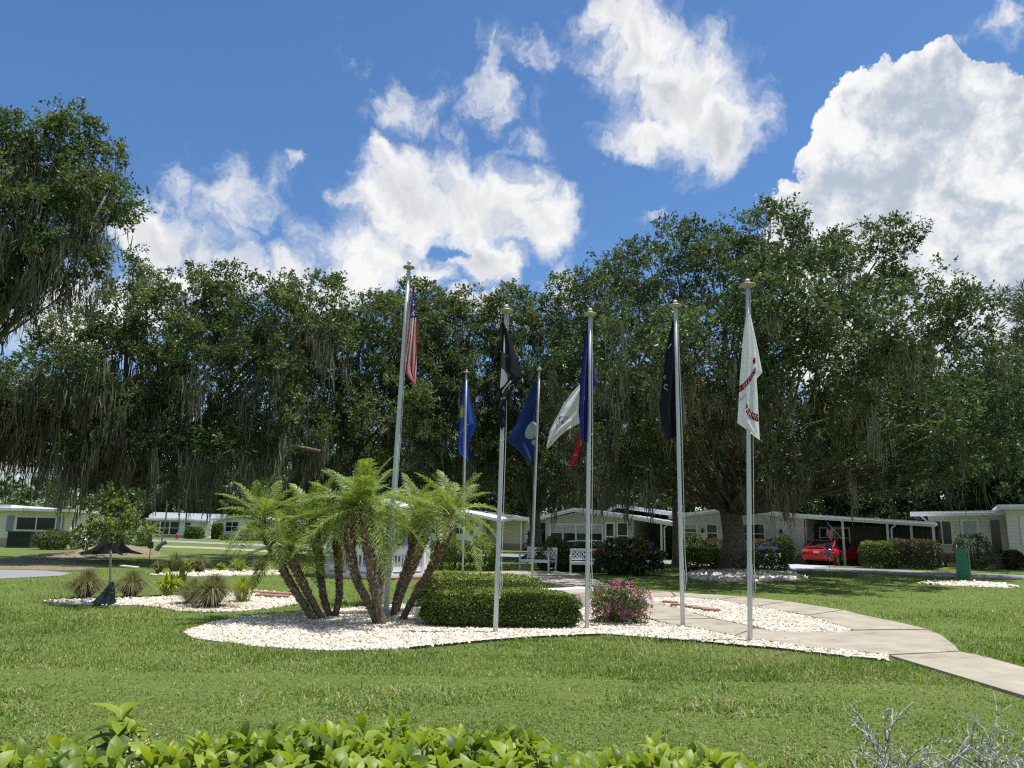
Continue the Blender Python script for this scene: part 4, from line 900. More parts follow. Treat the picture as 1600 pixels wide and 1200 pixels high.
# cars
def sedan(label, loc, rz, paint, H=1.45, Lc=4.5, W=1.78):
    c = thing('parked_car', label, 'car', loc, rz)      # nose towards +x, built centred
    X = np.array([0, .06, .25, .6, 1.0, 1.45, 2.2, 3.0, 3.5, 4.0, 4.3, 4.45, 4.5])/4.5*Lc-Lc/2
    zt = np.array([.62, .86, .98, 1.0, .98, .95, .93, .93, .90, .84, .76, .66, .56])*H/1.45
    zb = np.array([.42, .30, .25, .22, .2, .2, .2, .2, .2, .21, .22, .26, .36])
    hw = np.array([.74, .83, .87, .885, .89, .89, .89, .89, .89, .87, .83, .77, .68])*W/1.78
    V = []
    for x, t, b, w in zip(X, zt, zb, hw):
        for (fy, fz) in ((0, 1.015), (.55, 1.0), (.86, .93), (.98, .72), (1.0, .5), (.97, .2), (.86, 0), (0, -.0)): V.append((x, w*fy, b+(t-b)*fz))
        for (fy, fz) in ((.86, 0), (.97, .2), (1.0, .5), (.98, .72), (.86, .93), (.55, 1.0)): V.append((x, -w*fy, b+(t-b)*fz))
    k = 14; n = len(X); q = [(i*k+j, i*k+(j+1) % k, (i+1)*k+(j+1) % k, (i+1)*k+j) for i in range(n-1) for j in range(k)]
    a = Acc(); a.add(V, [np.array(q), np.arange(k)[None, ::-1].copy(), (np.arange(k)+(n-1)*k)[None].copy()]); body = a.build('body', [M[paint]], c, smooth=True)
    # cabin: glass house with painted roof and pillars
    gx = np.array([.5, 1.15, 2.15, 2.65, 3.35])/4.5*Lc-Lc/2; gz = np.array([.97, 1.36, 1.45, 1.42, .92])*H/1.45; gw = np.array([.74, .62, .62, .64, .76])*W/1.78
    V = [(x, s*w, z) for x, z, w in zip(gx, gz, gw) for s in (-1, 1)]
    side = [(-1, [0, 2, 4, 6, 8]), (1, [1, 3, 5, 7, 9])]
    a = Acc(); a.add(V, [np.array([[0, 1, 3, 2], [6, 7, 9, 8]]), np.array([[8, 6, 4, 2, 0]]), np.array([[1, 3, 5, 7, 9]])]); a.build('windows', [M['glass']], c)
    a = Acc(); up = np.array([0, 0, .015]); Vn = np.array(V)
    a.add(np.concatenate([Vn[2:8]+up, Vn[2:8]-up*2+np.array([0, 0, 0])]), [np.array([[0, 1, 3, 2], [2, 3, 5, 4], [6, 8, 9, 7], [8, 10, 11, 9], [0, 2, 8, 6], [2, 4, 10, 8], [1, 7, 9, 3], [3, 9, 11, 5], [0, 6, 7, 1], [4, 5, 11, 10]])])
    for s in (0, 1):
        o = np.array([0, (-1, 1)[s]*.012, 0])
        for i, j in ((0, 1), (1, 2), (2, 3), (3, 4)): a.bar(Vn[2*i+s]+o, Vn[2*j+s]+o, .07 if i in (0, 3) else .05, .06)
        mid = (Vn[4+s]+o); a.bar(mid, (mid[0]-.05, mid[1]*1.17, .93*H/1.45), .08, .05)
    a.build('roof', [M[paint]], c)
    for x in (-Lc/2+.82, Lc/2-.88):
        for s in (-1, 1):
            a = Acc(); pr = [(.20, -.1), (.30, -.11), (.325, -.07), (.325, .07), (.30, .11), (.20, .1)]
            yy = s*(W/2-.1); an = np.arange(18)/18*6.2832
            Vw = np.array([(x+r*math.cos(t), yy+z, .325+r*math.sin(t)) for r, z in pr for t in an]); m_ = 18
            qw = np.array([(i*m_+j, i*m_+(j+1) % m_, ((i+1) % 6)*m_+(j+1) % m_, ((i+1) % 6)*m_+j) for i in range(6) for j in range(m_)])
            a.add(Vw, [qw]); wh = a.build('wheel', [M['rubber']], c, smooth=False)
            a = Acc(); yo = yy+s*.085
            for t in range(5):
                g = t/5*6.2832; a.bar((x, yo, .325), (x+.2*math.cos(g), yo, .325+.2*math.sin(g)), .05, .03, up=(0, 1, 0))
            a.tube([(x, yy+s*.03, .325), (x, yy+s*.07, .325)], .2, 14); a.build('rim', [M['steel']], wh)
    for s in (-1, 1):
        a = Acc(); y0 = s*.52*W/1.78; y1 = s*.82*W/1.78
        a.box((-Lc/2-.012, min(y0, y1), .74*H/1.45), (-Lc/2+.16, max(y0, y1), .87*H/1.45)); a.build('tail_light', [M['tail']], c)
        a = Acc(); a.box((Lc/2-.32, s*.62-.14, .58), (Lc/2-.08, s*.62+.14, .70)); a.build('headlight', [M['plate']], c)
        a = Acc(); a.box((.48, s*.98*W/2-.02*s-.09, .92*H/1.45), (.62, s*.98*W/2-.02*s+.09, 1.05*H/1.45)); a.build('mirror', [M[paint]], c)
        a = Acc(); a.box((-.55, s*(W/2+.002)-.012, .78*H/1.45), (-.38, s*(W/2+.002)+.012, .81*H/1.45)); a.build('handle', [M[paint]], c)
    a = Acc(); a.box((-Lc/2-.02, -.16, .66), (-Lc/2+.05, .16, .78)); a.build('number_plate', [M['plate']], c)
    a = Acc(); a.box((-Lc/2-.06, -.80*W/1.78, .34), (-Lc/2+.12, .80*W/1.78, .56)); a.build('bumper', [M[paint]], c)
    a = Acc(); a.box((-Lc/2-.065, -.6, .30), (-Lc/2+.1, .6, .36)); a.build('bumper_trim', [M['black']], c)
    a = Acc(); a.box((-Lc/2+.1, -.68, 1.005*H/1.45), (-Lc/2+.25, .68, 1.05*H/1.45)); a.build('spoiler', [M[paint]], c)
    return c
pc = XG(1303, 45.8); sedan('red sedan parked nose in under the carport of the long grey house', (pc[0], pc[1], .02), math.atan2(.70, .714), 'red')
pc = XG(920, 38.0); sedan('low white car showing only its roof over the garden bench and shrubs', (pc[0], pc[1], .0), A0, 'carwhite', H=1.22, Lc=4.2)
# small garden flag and ornament by the carport
M['flag_red'] = mat('flag_red', (0.50, 0.028, 0.045), 0.75, trans=0.3, warm=False); M['flag_white'] = mat('flag_white', (0.74, 0.74, 0.75), 0.75, trans=0.3, warm=False); M['flag_blue'] = mat('flag_blue', (0.03, 0.05, 0.24), 0.75, trans=0.3, warm=False)
x, y = local(hF, 9.62, -.6)
fl = thing('small_flag', 'small striped flag on an angled stick fixed to the carport post', 'flag', (x, y, 1.5), A0)
a = Acc(); a.tube([(0, 0, 0), (-.75, -.05, .95)], .014, 6); a.build('stick', [M['offwhite']], fl)
a = Acc(); nw, nh = 12, 13
p0, p1 = np.array([-.36, -.03, .46]), np.array([-.68, -.05, .86])
V = []; 
for i in range(nw+1):
    for j in range(nh+1):
        u, v = i/nw, j/nh; b = p1+(p0-p1)*v; V.append(b+np.array([-.18*u-.02*math.sin(6*u), .05*math.sin(7*u+v), -.62*u]))
for i in range(nw):
    for j in range(nh):
        k = i*(nh+1)+j; a.F.append(np.array([[k, k+1, k+nh+2, k+nh+1]])); a.M.append(2 if (i < 5 and j < 7) else (0 if j % 2 == 0 else 1))
a.V.append(np.array(V)); a.T.append(np.full(len(V), .5)); a.n += len(V); a.build('cloth', [M['flag_red'], M['flag_white'], M['flag_blue']], fl)
p = XG(1296, 40.6); orn = thing('garden_ornament', 'round red and white bow ornament on a thin stake by the driveway', 'ornament', p)
a = Acc(); a.tube([(0, 0, 0), (0, 0, 1.15)], .015, 6); a.tube([(.28, 0, 0), (.28, 0, .3), (.3, 0, .32)], .015, 6); a.build('stake', [M['black']], orn)
for i, (mm, ph) in enumerate((('flag_red', 0), ('flag_white', .5), ('flag_blue', 1.0))):
    a = Acc()
    for k in range(8):
        t = k/8*6.28+ph*.26; c, s = math.cos(t), math.sin(t)
        a.add([(0, -.02-.01*i, .8), (.27*c-.05*s, -.05, .8+.27*s+.05*c), (.3*c, .01, .8+.3*s), (.27*c+.05*s, -.05, .8+.27*s-.05*c)], [(0, 1, 2, 3)])
    a.build('ribbon', [M[mm]], orn)
a = Acc(); a.box((-.16, -.05, 1.02), (.2, .05, 1.15)); a.box((-.05, -.08, 1.15), (.1, .08, 1.25)); a.build('figure', [M['black']], orn)
# two blue folding chairs
for i, px in enumerate((1195, 1214)):
    p = XG(px, 43.0); ch = thing('lawn_chair', ['blue folding lawn chair with white towel, the one nearer the oak trunk', 'blue folding lawn chair with white towel, next to the round green shrub'][i], 'chair', p, .1, 'blue lawn chairs')
    a = Acc(); a.prism([(-.29, .45), (.29, .45), (.3, .8), (.22, .98), (0, 1.03), (-.22, .98), (-.3, .8)], .16, .2, 0, lambda x, y, z: (x, z+.18*(y-.45), y)); a.build('backrest', [M['bluecloth']], ch)
    a = Acc(); a.box((-.29, -.28, .42), (.29, .18, .46)); a.build('seat', [M['bluecloth']], ch)
    for sx in (-.3, .3):
        for yy in (-.27, .2):
            a = Acc(); a.tube([(sx, yy, 0), (sx, yy*.9, .44)], .014, 6); a.build('leg', [M['white']], ch)
        a = Acc(); a.box((sx-.03, -.28, .64), (sx+.03, .22, .67)); a.build('armrest', [M['white']], ch)
    a = Acc(); a.prism([(-.2, .25), (.2, .25), (.17, .72), (-.17, .72)], -.02, .0, 0, lambda x, y, z: (x, z-.3+.25*(y-.25), y)); a.build('towel', [M['white']], ch)
# green utility box
p = GP(1507, 908); ub = thing('utility_box', 'tall green utility pedestal standing in a patch of gravel on the lawn', 'utility box', p, .85)
sc_ = 1.2; a = Acc(); a.prism([(-.17, -.2), (.17, -.2), (.17, .2), (-.17, .2)], 0, sc_, 0, lambda x, y, z: (x*(1.12-.12*z/sc_), y*(1.1-.1*z/sc_), z)); a.build('cabinet', [M['green']], ub)
a = Acc(); a.prism([(-.175, -.205), (.175, -.205), (.175, .205), (-.175, .205)], sc_, sc_+.05, 0, lambda x, y, z: (x*(1.03-.25*(z-sc_)), y, z)); a.build('lid', [M['green']], ub)
a = Acc(); a.box((-.12, -.226, .25), (.12, -.219, 1.1)); a.build('door_panel', [M['green']], ub)
a = Acc(); a.tube([(-.1, .15, sc_+.05), (-.1, .15, sc_+.18)], .02, 6); a.build('vent_pipe', [M['white']], ub)
# ------------------------------------------------------------------ flagpoles and flags
def resample(pl, n):
    p = np.array(pl, float); s = np.concatenate([[0], np.cumsum(np.linalg.norm(np.diff(p, axis=0), axis=1))]); t = np.linspace(0, s[-1], n)
    return np.stack([np.interp(t, s, p[:, 0]), np.interp(t, s, p[:, 1])], 1)
POLES = [  # base px,py ; top px,py ; label
 ((602,966),(639,418),'tallest flagpole, standing among the palm trunks with the striped flag'),
 ((723,897),(729,582),'thin far flagpole with the bright blue flag'),
 ((774,991),(791,486),'flagpole in front of the clipped hedge with the black white-disc flag'),
 ((831,907),(843,578),'thin far flagpole with the dark blue flag bearing a round seal'),
 ((917,985),(922,491),'flagpole beside the pink flowering bush with the purple blue flag'),
 ((1067,981),(1055,478),'flagpole by the gravel island with the plain dark flag'),
 ((1172,1004),(1168,446),'flagpole nearest the walk junction with the white army flag'),
 ((917.8,905),(921.2,577),'far flagpole hidden behind the pole beside the pink flowering bush')]
POLE = []
for i, (b, t, lab) in enumerate(POLES):
    p = GP(*b); top = AT(t[0], t[1], p[1]); h = top[2]; d = top-p
    fp_ = thing('flagpole', lab, 'flagpole', p, 0, 'flagpoles round the memorial garden')
    a = Acc(); n = 6; zs = np.linspace(0, 1, n)[:, None]; r = np.linspace(.039, .030, n) if i not in (0,) else np.linspace(.052, .036, n)
    pth = d*zs; pth[0][2] = -.03; a.tube(pth, r, 14); a.build('pole', [M['pole']], fp_, smooth=True)
    a = Acc(); R = .118 if i not in (6,) else .135
    a.lathe([(.0, -.035), (R*.45, -.03), (R*.95, -.008), (R, .004), (R*.95, .016), (R*.5, .035), (.03, .045), (.0, .046)], d, 20); a.build('disc_cap', [M['brass']], fp_, smooth=True)
    a = Acc(); th = np.linspace(0, math.pi, 9); up_ = .10 if i == 0 else .075
    a.lathe([(max(0.0, .042*math.sin(x)), up_-.042*math.cos(x)) for x in th], d, 14); a.tube([d+np.array([0, 0, .04]), d+np.array([0, 0, up_])], .012, 6); a.build('ball', [M['pole']], fp_, smooth=True)
    sd_ = .055 if i in (0, 2, 4, 5, 6) else -.05
    a = Acc(); off = np.array([sd_, -.02, 0]); q0 = d*.985+off*.7; q1 = d*.2+off*1.15
    a.tube([q0, (q0+q1)/2+off*.25, q1], .005, 5); a.tube([d*.2+off*1.2, d*.14+off*1.5, d*.11+off*.9, d*.17+off*.9], .006, 5); a.build('halyard', [M['rope']], fp_)
    a = Acc(); cpt = d*.19; a.bar(cpt+np.array([sd_*.6, 0, -.08]), cpt+np.array([sd_*.6, 0, .08]), .02, .03); a.build('cleat', [M['steel']], fp_)
    for f in (.235, .58):
        a = Acc(); rr = np.interp(f, [0, 1], [r[0], r[-1]])+.003; q = d*f; a.tube([q-d/h*.012, q+d/h*.012], rr, 14); a.build('band', [M['steel']], fp_)
    POLE.append((p, d))
for nm, col in (('navy', (0.012, 0.03, 0.13)), ('royal', (0.025, 0.075, 0.36)), ('purple', (0.035, 0.03, 0.19)), ('fblack', (0.012, 0.013, 0.02)), ('fgrey', (0.09, 0.095, 0.11)), ('gold', (0.45, 0.33, 0.12)), ('silver', (0.36, 0.40, 0.40)), ('scarlet', (0.42, 0.03, 0.04)), ('ribbon', (0.30, 0.015, 0.04)), ('inkblue', (0.05, 0.055, 0.28)), ('cgblue', (0.10, 0.12, 0.36))):
    M[nm] = mat('cloth_'+nm, col, 0.8, spec=0.2, trans=0.25, warm=False)
FW = mat('cloth_white', (0.86, 0.87, 0.88), 0.8, spec=0.2, trans=0.4, warm=False); M['fwhite'] = FW
class Panel:
    def __init__(s, Y, L, R, dy=0.0, amp=0.05, waves=1.5, ph=0.0, na=22, nb=70, tilt=0.0):
        s.L, s.R = resample(L, nb+1), resample(R, nb+1); s.Y, s.dy, s.amp, s.w, s.ph, s.na, s.nb, s.tilt = Y, dy, amp, waves, ph, na, nb, tilt
    def at(s, A, Bq, out=0.0):
        A, Bq = np.atleast_1d(A).astype(float), np.atleast_1d(Bq).astype(float); i = np.clip(Bq, 0, 1)*s.nb
        f = np.arange(s.nb+1); l = np.stack([np.interp(i, f, s.L[:, k]) for k in (0, 1)], 1); r = np.stack([np.interp(i, f, s.R[:, k]) for k in (0, 1)], 1)
        p = l+(r-l)*A[:, None]
        dep = s.Y+s.dy+s.tilt*(A-.5)+s.amp*np.sin(A*s.w*6.283+s.ph+1.6*Bq)*np.minimum(1, .25+Bq*1.6)+.25*s.amp*np.sin(Bq*9+A*4)-out
        return np.array([AT(x, y, d) for (x, y), d in zip(p, dep)])
def flag(label, panels, colfn, mats, cat='flag'):
    """panels; colfn(k,a,b) -> material index"""
    V, Fq, Fm = [], [], []; n = 0
    for k, P in enumerate(panels):
        A, Bq = np.meshgrid(np.linspace(0, 1, P.na+1), np.linspace(0, 1, P.nb+1)); v = P.at(A.ravel(), Bq.ravel()); w = P.na+1
        for j in range(P.nb):
            for i in range(P.na):
                q = n+j*w+i; Fq.append((q, q+1, q+w+1, q+w)); Fm.append(colfn(k, (i+.5)/P.na, (j+.5)/P.nb))
        V.append(v); n += len(v)
    V = np.concatenate(V); org = V[0]
    o = link('flag', mesh_arrays('flag', V-org, [np.array(Fq)], [M[m] for m in mats], [np.array(Fm)], None, True))
    o.location = org; tag(o, label, cat, 'flags round the memorial garden'); return o, org
def text_tris(s, size=1.0):
    c = bpy.data.curves.new('t', 'FONT'); c.body = s; c.size = size; c.align_x = 'CENTER'; c.align_y = 'CENTER'; c.resolution_u = 2
    o = bpy.data.objects.new('t', c); COL.objects.link(o); dg = bpy.context.evaluated_depsgraph_get(); me = bpy.data.meshes.new_from_object(o.evaluated_get(dg))
    V = np.array([v.co[:] for v in me.vertices]); Fs = [np.array([p.vertices[:]]) for p in me.polygons]
    bpy.data.objects.remove(o); bpy.data.meshes.remove(me); bpy.data.curves.remove(c); return V, Fs
def decal(fo, org, P, V2, Fs, mname, name, out=0.012):
    """V2: (n,2) in panel (a,b)"""
    V = P.at(V2[:, 0], V2[:, 1], out); me = mesh_arrays(name, V-org, Fs, [M[mname]]); return link(name, me, fo)
def lettering(fo, org, P, s, mname, ca, cb, ha, hb, ang=0.0, name='lettering', bend=0.0, out=0.014):
    V, Fs = text_tris(s); x, y = V[:, 0], V[:, 1]; y = y+bend*x*x
    c, sn = math.cos(ang), math.sin(ang); X, Y = x*c-y*sn, x*sn+y*c
    return decal(fo, org, P, np.stack([ca+X*ha, cb-Y*hb], 1), Fs, mname, name, out)
def shape(fo, org, P, pts, mname, name, out=0.01):
    tri = tessellate_polygon([[Vector((x, y, 0)) for x, y in pts]]); return decal(fo, org, P, np.array(pts), [np.array(tri)], mname, name, out)
def band(fo, org, P, ctr, w, mname, name, out=0.009):
    c = np.array(ctr, float); t = nrm(np.gradient(c, axis=0)); nn = np.stack([-t[:, 1], t[:, 0]], 1)
    V = np.concatenate([c-nn*w/2, c+nn*w/2]); m_ = len(c); q = np.array([(i, i+1, m_+i+1, m_+i) for i in range(m_-1)]); return decal(fo, org, P, V, [q], mname, name, out)
def ell(ca, cb, ra, rb, n=24, t0=0, t1=6.2832): return [(ca+ra*math.cos(t), cb+rb*math.sin(t)) for t in np.linspace(t0, t1, n, endpoint=(t1-t0) < 6.2)]
# striped national flag, hanging limp
Y = POLE[0][0][1]-.03
P = Panel(Y, [(645,446),(641,470),(637,500),(635,540),(633,575),(634,583),(640,592),(649,600)], [(647,446),(648,470),(651,490),(651,530),(651,575),(650,600)], amp=.06, waves=1.4, na=40, nb=150)
def us(k, a, b):
    if b < .33 and a > .25+.9*(b-.25)*(b > .25): return 2
    return 0 if math.floor((a*3.3+b*2.0+.25*math.sin(a*5+b*9))*2.0) % 2 == 0 else 1
fo, org = flag('red and white striped flag with blue starred corner hanging limp from tallest pole', [P], us, ['flag_red', 'flag_white', 'flag_blue'])
rs = np.random.default_rng(4)
for k in range(16):
    b = .08+.23*rs.random(); a_ = .35+.6*rs.random(); st = []
    for j in range(10):
        t = j*.6283+rs.random()*.1; rr = (.10, .045)[j % 2]; st.append((a_+rr*math.cos(t), b+rr*math.sin(t)*.11))
    shape(fo, org, P, st, 'flag_white', 'star')
# bright blue flag
Y = POLE[1][0][1]+.07
P = Panel(Y, [(726,587),(720,635),(716,695),(717,708),(732,722)], [(729,587),(733,608),(736,630),(745,662),(733,692),(732,722)], amp=.07, waves=1.2)
fo, org = flag('bright blue flag with gold emblem on the thin pole behind the palms', [P], lambda k, a, b: 0, ['royal'])
shape(fo, org, P, ell(.12, .40, .14, .075), 'gold', 'emblem'); shape(fo, org, P, ell(.12, .40, .07, .04), 'silver', 'emblem', .016)
for i in range(5): shape(fo, org, P, ell(.10+.1*i, .63-.02*i, .025, .008, 8), 'fwhite', 'star')
# black flag with white disc
Y = POLE[2][0][1]-.04
P = Panel(Y, [(785,503),(782,562),(779,625),(776,655),(783,672)], [(786,503),(796,522),(807,557),(816,590),(800,608),(795,625),(793,650),(794,662),(785,672)], amp=.05, waves=1.0, ph=.5)
fo, org = flag('black flag with a white disc and curved rows of white lettering blocks', [P], lambda k, a, b: 0, ['fblack'])
shape(fo, org, P, [(.05,.27),(.45,.30),(.62,.42),(.70,.52),(.60,.56),(.40,.50),(.06,.44)], 'fgrey', 'emblem')
shape(fo, org, P, [(.06,.42),(.2,.44),(.34,.49),(.40,.53),(.34,.57),(.20,.60),(.05,.61)], 'fwhite', 'emblem', .014)
for (pa, pb_) in ((.30,.645),(.36,.63),(.42,.61),(.47,.59),(.52,.57),(.57,.55)):
    shape(fo, org, P, [(pa-.05,pb_-.01),(pa+.03,pb_-.016),(pa+.05,pb_+.008),(pa-.03,pb_+.015)], 'fwhite', 'lettering', .016)
band(fo, org, P, [(.15,.78),(.30,.74),(.45,.69),(.55,.655),(.68,.63)], .035, 'fgrey', 'scroll', .014)
lettering(fo, org, P, 'NOT FOR', 'fwhite', .40, .705, .11, .03, .0, bend=0.0, out=.018)
band(fo, org, P, [(.62,.60),(.74,.585),(.88,.58)], .012, 'silver', 'emblem', .016); band(fo, org, P, [(.60,.585),(.70,.61),(.80,.635)], .016, 'silver', 'emblem', .016)
lettering(fo, org, P, 'MIA', 'silver', .60, .80, .16, .035, -.5, out=.018)
# dark blue flag with seal
Y = POLE[3][0][1]-.05
P = Panel(Y, [(836,594),(822,625),(807,662),(791,687),(806,701),(822,716),(829,725)], [(838,594),(840,625),(839,660),(838,690),(837,720),(830,725)], amp=.10, waves=1.0, ph=1.2)
fo, org = flag('dark navy flag blown aside showing half of a round pale seal', [P], lambda k, a, b: 0, ['navy'])
shape(fo, org, P, ell(.80, .575, .24, .105, 26), 'silver', 'seal'); shape(fo, org, P, ell(.80, .575, .19, .083, 26), 'fwhite', 'seal', .014)
shape(fo, org, P, [(.62,.59),(.72,.57),(.80,.585),(.97,.58),(.9,.605),(.70,.61)], 'inkblue', 'seal', .018); shape(fo, org, P, [(.66,.55),(.8,.50),(.86,.545),(.78,.56)], 'silver', 'seal', .018)
shape(fo, org, P, [(.80,.73),(.86,.69),(.95,.69),(.96,.74),(.90,.765),(.87,.745)], 'silver', 'emblem', .014)
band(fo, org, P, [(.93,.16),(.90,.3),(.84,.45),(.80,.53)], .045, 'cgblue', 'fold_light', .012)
# purple blue flag in two hanging folds, pole between
p5, d5 = POLE[4]; Y = p5[1]-.02
P1 = Panel(Y-.03, [(915,514),(911,552),(907,590),(904,645),(907,672),(907,687),(913,692)], [(919,516),(919,552),(919,590),(919,645),(918,672),(917,687),(915,692)], amp=.05, waves=1.4)
P2 = Panel(Y+.09, [(921,530),(921,557),(921,600),(921,640),(920,672)], [(923,530),(926,557),(934,598),(926,610),(926,640),(924,668),(921,672)], amp=.04, waves=1.0)
fo, org = flag('purple blue flag hanging in folds both sides of the pole beside the pink bush', [P1, P2], lambda k, a, b: 0, ['purple'])
shape(fo, org, P1, ell(.35, .62, .18, .02, 10), 'cgblue', 'emblem'); shape(fo, org, P1, ell(.62, .60, .12, .025, 10), 'cgblue', 'emblem')
# white flag with blue emblem and red flag on the far pole behind
p8, d8 = POLE[7]; Y = p8[1]
P = Panel(Y+.02, [(912,595),(895,612),(880,632),(868,655),(860,670),(854,695),(855,702)], [(913,597),(912,615),(910,640),(906,661),(886,672),(872,684),(860,697),(855,702)], amp=.12, waves=1.6, ph=.4)
fo, org = flag('white flag with small blue eagle emblem blown out to one side of the pole', [P], lambda k, a, b: 0, ['fwhite'])
for (ca, cb, ra, rb) in ((.28,.56,.11,.045),(.22,.63,.09,.03),(.40,.52,.09,.025),(.30,.68,.05,.02),(.16,.56,.05,.03),(.42,.60,.06,.02)): shape(fo, org, P, ell(ca, cb, ra, rb, 9), 'cgblue', 'emblem')
band(fo, org, P, [(.18,.72),(.3,.74),(.42,.72)], .02, 'silver', 'scroll')
P = Panel(Y-.06, [(908,668),(898,700),(893,715),(890,728),(891,735)], [(913,671),(913,690),(908,700),(902,720),(892,735)], amp=.06, waves=1.0)
fo, org = flag('small red flag with white lettering hanging under the white flag', [P], lambda k, a, b: 0, ['scarlet'])
lettering(fo, org, P, 'MARINE', 'fwhite', .48, .63, .15, .045, .2); band(fo, org, P, [(.42,.2),(.55,.3),(.7,.37),(.88,.4)], .035, 'silver', 'emblem')
# plain dark flag
p6, d6 = POLE[5]; Y = p6[1]+.06
P1 = Panel(Y, [(1051,500),(1041,545),(1035,600),(1030,642),(1035,668),(1042,688)], [(1055,500),(1058,545),(1060,600),(1061,642),(1060,675),(1056,683)], amp=.06, waves=1.4)
P2 = Panel(Y+.06, [(1058,530),(1060,570),(1061,620),(1061,650),(1062,664)], [(1060,530),(1063,580),(1067,607),(1070,640),(1072,662)], amp=.03, waves=.8)
fo, org = flag('nearly black flag with a few pale letters hanging behind its pole', [P1, P2], lambda k, a, b: k, ['fblack', 'fgrey'])
lettering(fo, org, P1, 'A', 'fwhite', .10, .475, .26, .05, -.5, out=.02); lettering(fo, org, P1, 'C', 'fwhite', .20, .555, .34, .055, -.4, out=.02); lettering(fo, org, P1, "'", 'fwhite', .28, .60, .4, .05, -.4, out=.02)
band(fo, org, P1, [(.12,.24),(.3,.215),(.42,.20)], .012, 'fwhite', 'lettering', .02)
# white army flag
p7, d7 = POLE[6]; Y = p7[1]-.045
P1 = Panel(Y, [(1166,489),(1161,527),(1156,590),(1154,630),(1152,661),(1166,671),(1186,687)], [(1171,489),(1177,520),(1181,555),(1182,592),(1184,620),(1185,645),(1187,687)], amp=.035, waves=1.3, ph=.3)
P2 = Panel(Y+.08, [(1171,492),(1174,520),(1177,555),(1179,592)], [(1173,492),(1179,520),(1186,555),(1191,582),(1181,593)], amp=.03, waves=.8)
fo, org = flag('white flag with dark red scroll lettered ARMY on the pole nearest the walk', [P1, P2], lambda k, a, b: 0, ['fwhite'])
sc1 = [(.0,.555),(.15,.55),(.3,.54),(.48,.523),(.66,.50),(.8,.475),(.97,.445)]
band(fo, org, P1, sc1, .048, 'ribbon', 'scroll')
for s, f in zip('UNITED S', np.linspace(.93, .04, 8)):
    if s == ' ': continue
    i = f*(len(sc1)-1); c = np.array(sc1); ca = np.interp(i, range(7), c[:, 0]); cb = np.interp(i, range(7), c[:, 1]); lettering(fo, org, P1, s, 'fwhite', ca, cb, .16, .034, math.pi+.25, out=.02)
lettering(fo, org, P1, '177', 'inkblue', .22, .62, .24, .042, math.pi+.3, out=.018)
shape(fo, org, P1, [(.78,.375),(.88,.35),(.98,.36),(.97,.39),(.86,.41)], 'ribbon', 'emblem')
sc2 = [(.40,.705),(.52,.75),(.68,.79),(.84,.815),(.98,.83)]
band(fo, org, P1, sc2, .062, 'ribbon', 'scroll')
for s, f in zip('ARMY', (.14, .38, .62, .87)):
    c = np.array(sc2); i = f*4; lettering(fo, org, P1, s, 'fwhite', np.interp(i, range(5), c[:, 0]), np.interp(i, range(5), c[:, 1]), .27, .056, -.62, out=.02)
# ------------------------------------------------------------------ palm clump
prng = np.random.default_rng(90)
def frond_mesh(Lf, rise, droop, seed):
    rng = np.random.default_rng(seed); a = Acc()
    S = np.linspace(0, 1, 9); curve = lambda s: np.stack([Lf*(s-.18*droop*s*s), 0*s, Lf*(rise*s-droop*s*s)], -1)
    pth = curve(S); a.tube(pth, np.linspace(.011, .002, 9), 4, tint=.75)
    n = 40; s = np.repeat(np.linspace(.10, .99, n), 2); sg = np.tile([-1.0, 1.0], n)
    p = curve(s); t = nrm(curve(s+.01)-p); side = np.stack([0*s, sg, 0*s], 1); up = nrm(np.cross(t, np.array([0, 1.0, 0]))); up[up[:, 2] < 0] *= -1
    L = Lf*.235*np.sin(np.clip((s*.86+.16), 0, 1)*math.pi)**.6*rng.uniform(.85, 1.1, 2*n); W = np.full(2*n, .0072*Lf)
    D = nrm(side*.85+t*.62+up*.28+rng.normal(0, .10, (2*n, 3))); tip2 = nrm(D+np.array([0, 0, -.75]))
    wv = nrm(np.cross(D, up))*W[:, None]
    m1 = p+D*(L*.5)[:, None]; e = m1+tip2*(L*.5)[:, None]
    V = np.stack([p-wv*.5, p+wv*.5, m1+wv, m1-wv, e], 1); i = np.arange(2*n)[:, None]*5
    a.add(V.reshape(-1, 3), [i+np.array([[0, 1, 2, 3]]), i+np.array([[3, 2, 4]])], 0, np.repeat(np.clip(rng.normal(.5, .16, 2*n), 0, 1), 5))
    return mesh_arrays('frond', np.concatenate(a.V), a.F, [M['frond']], a.M, np.concatenate(a.T))
FR = [frond_mesh(1.0, .14, .44, 1), frond_mesh(1.0, .20, .60, 2), frond_mesh(1.0, .07, .32, 3), frond_mesh(1.0, .16, .64, 4), frond_mesh(1.0, .05, .62, 5)]
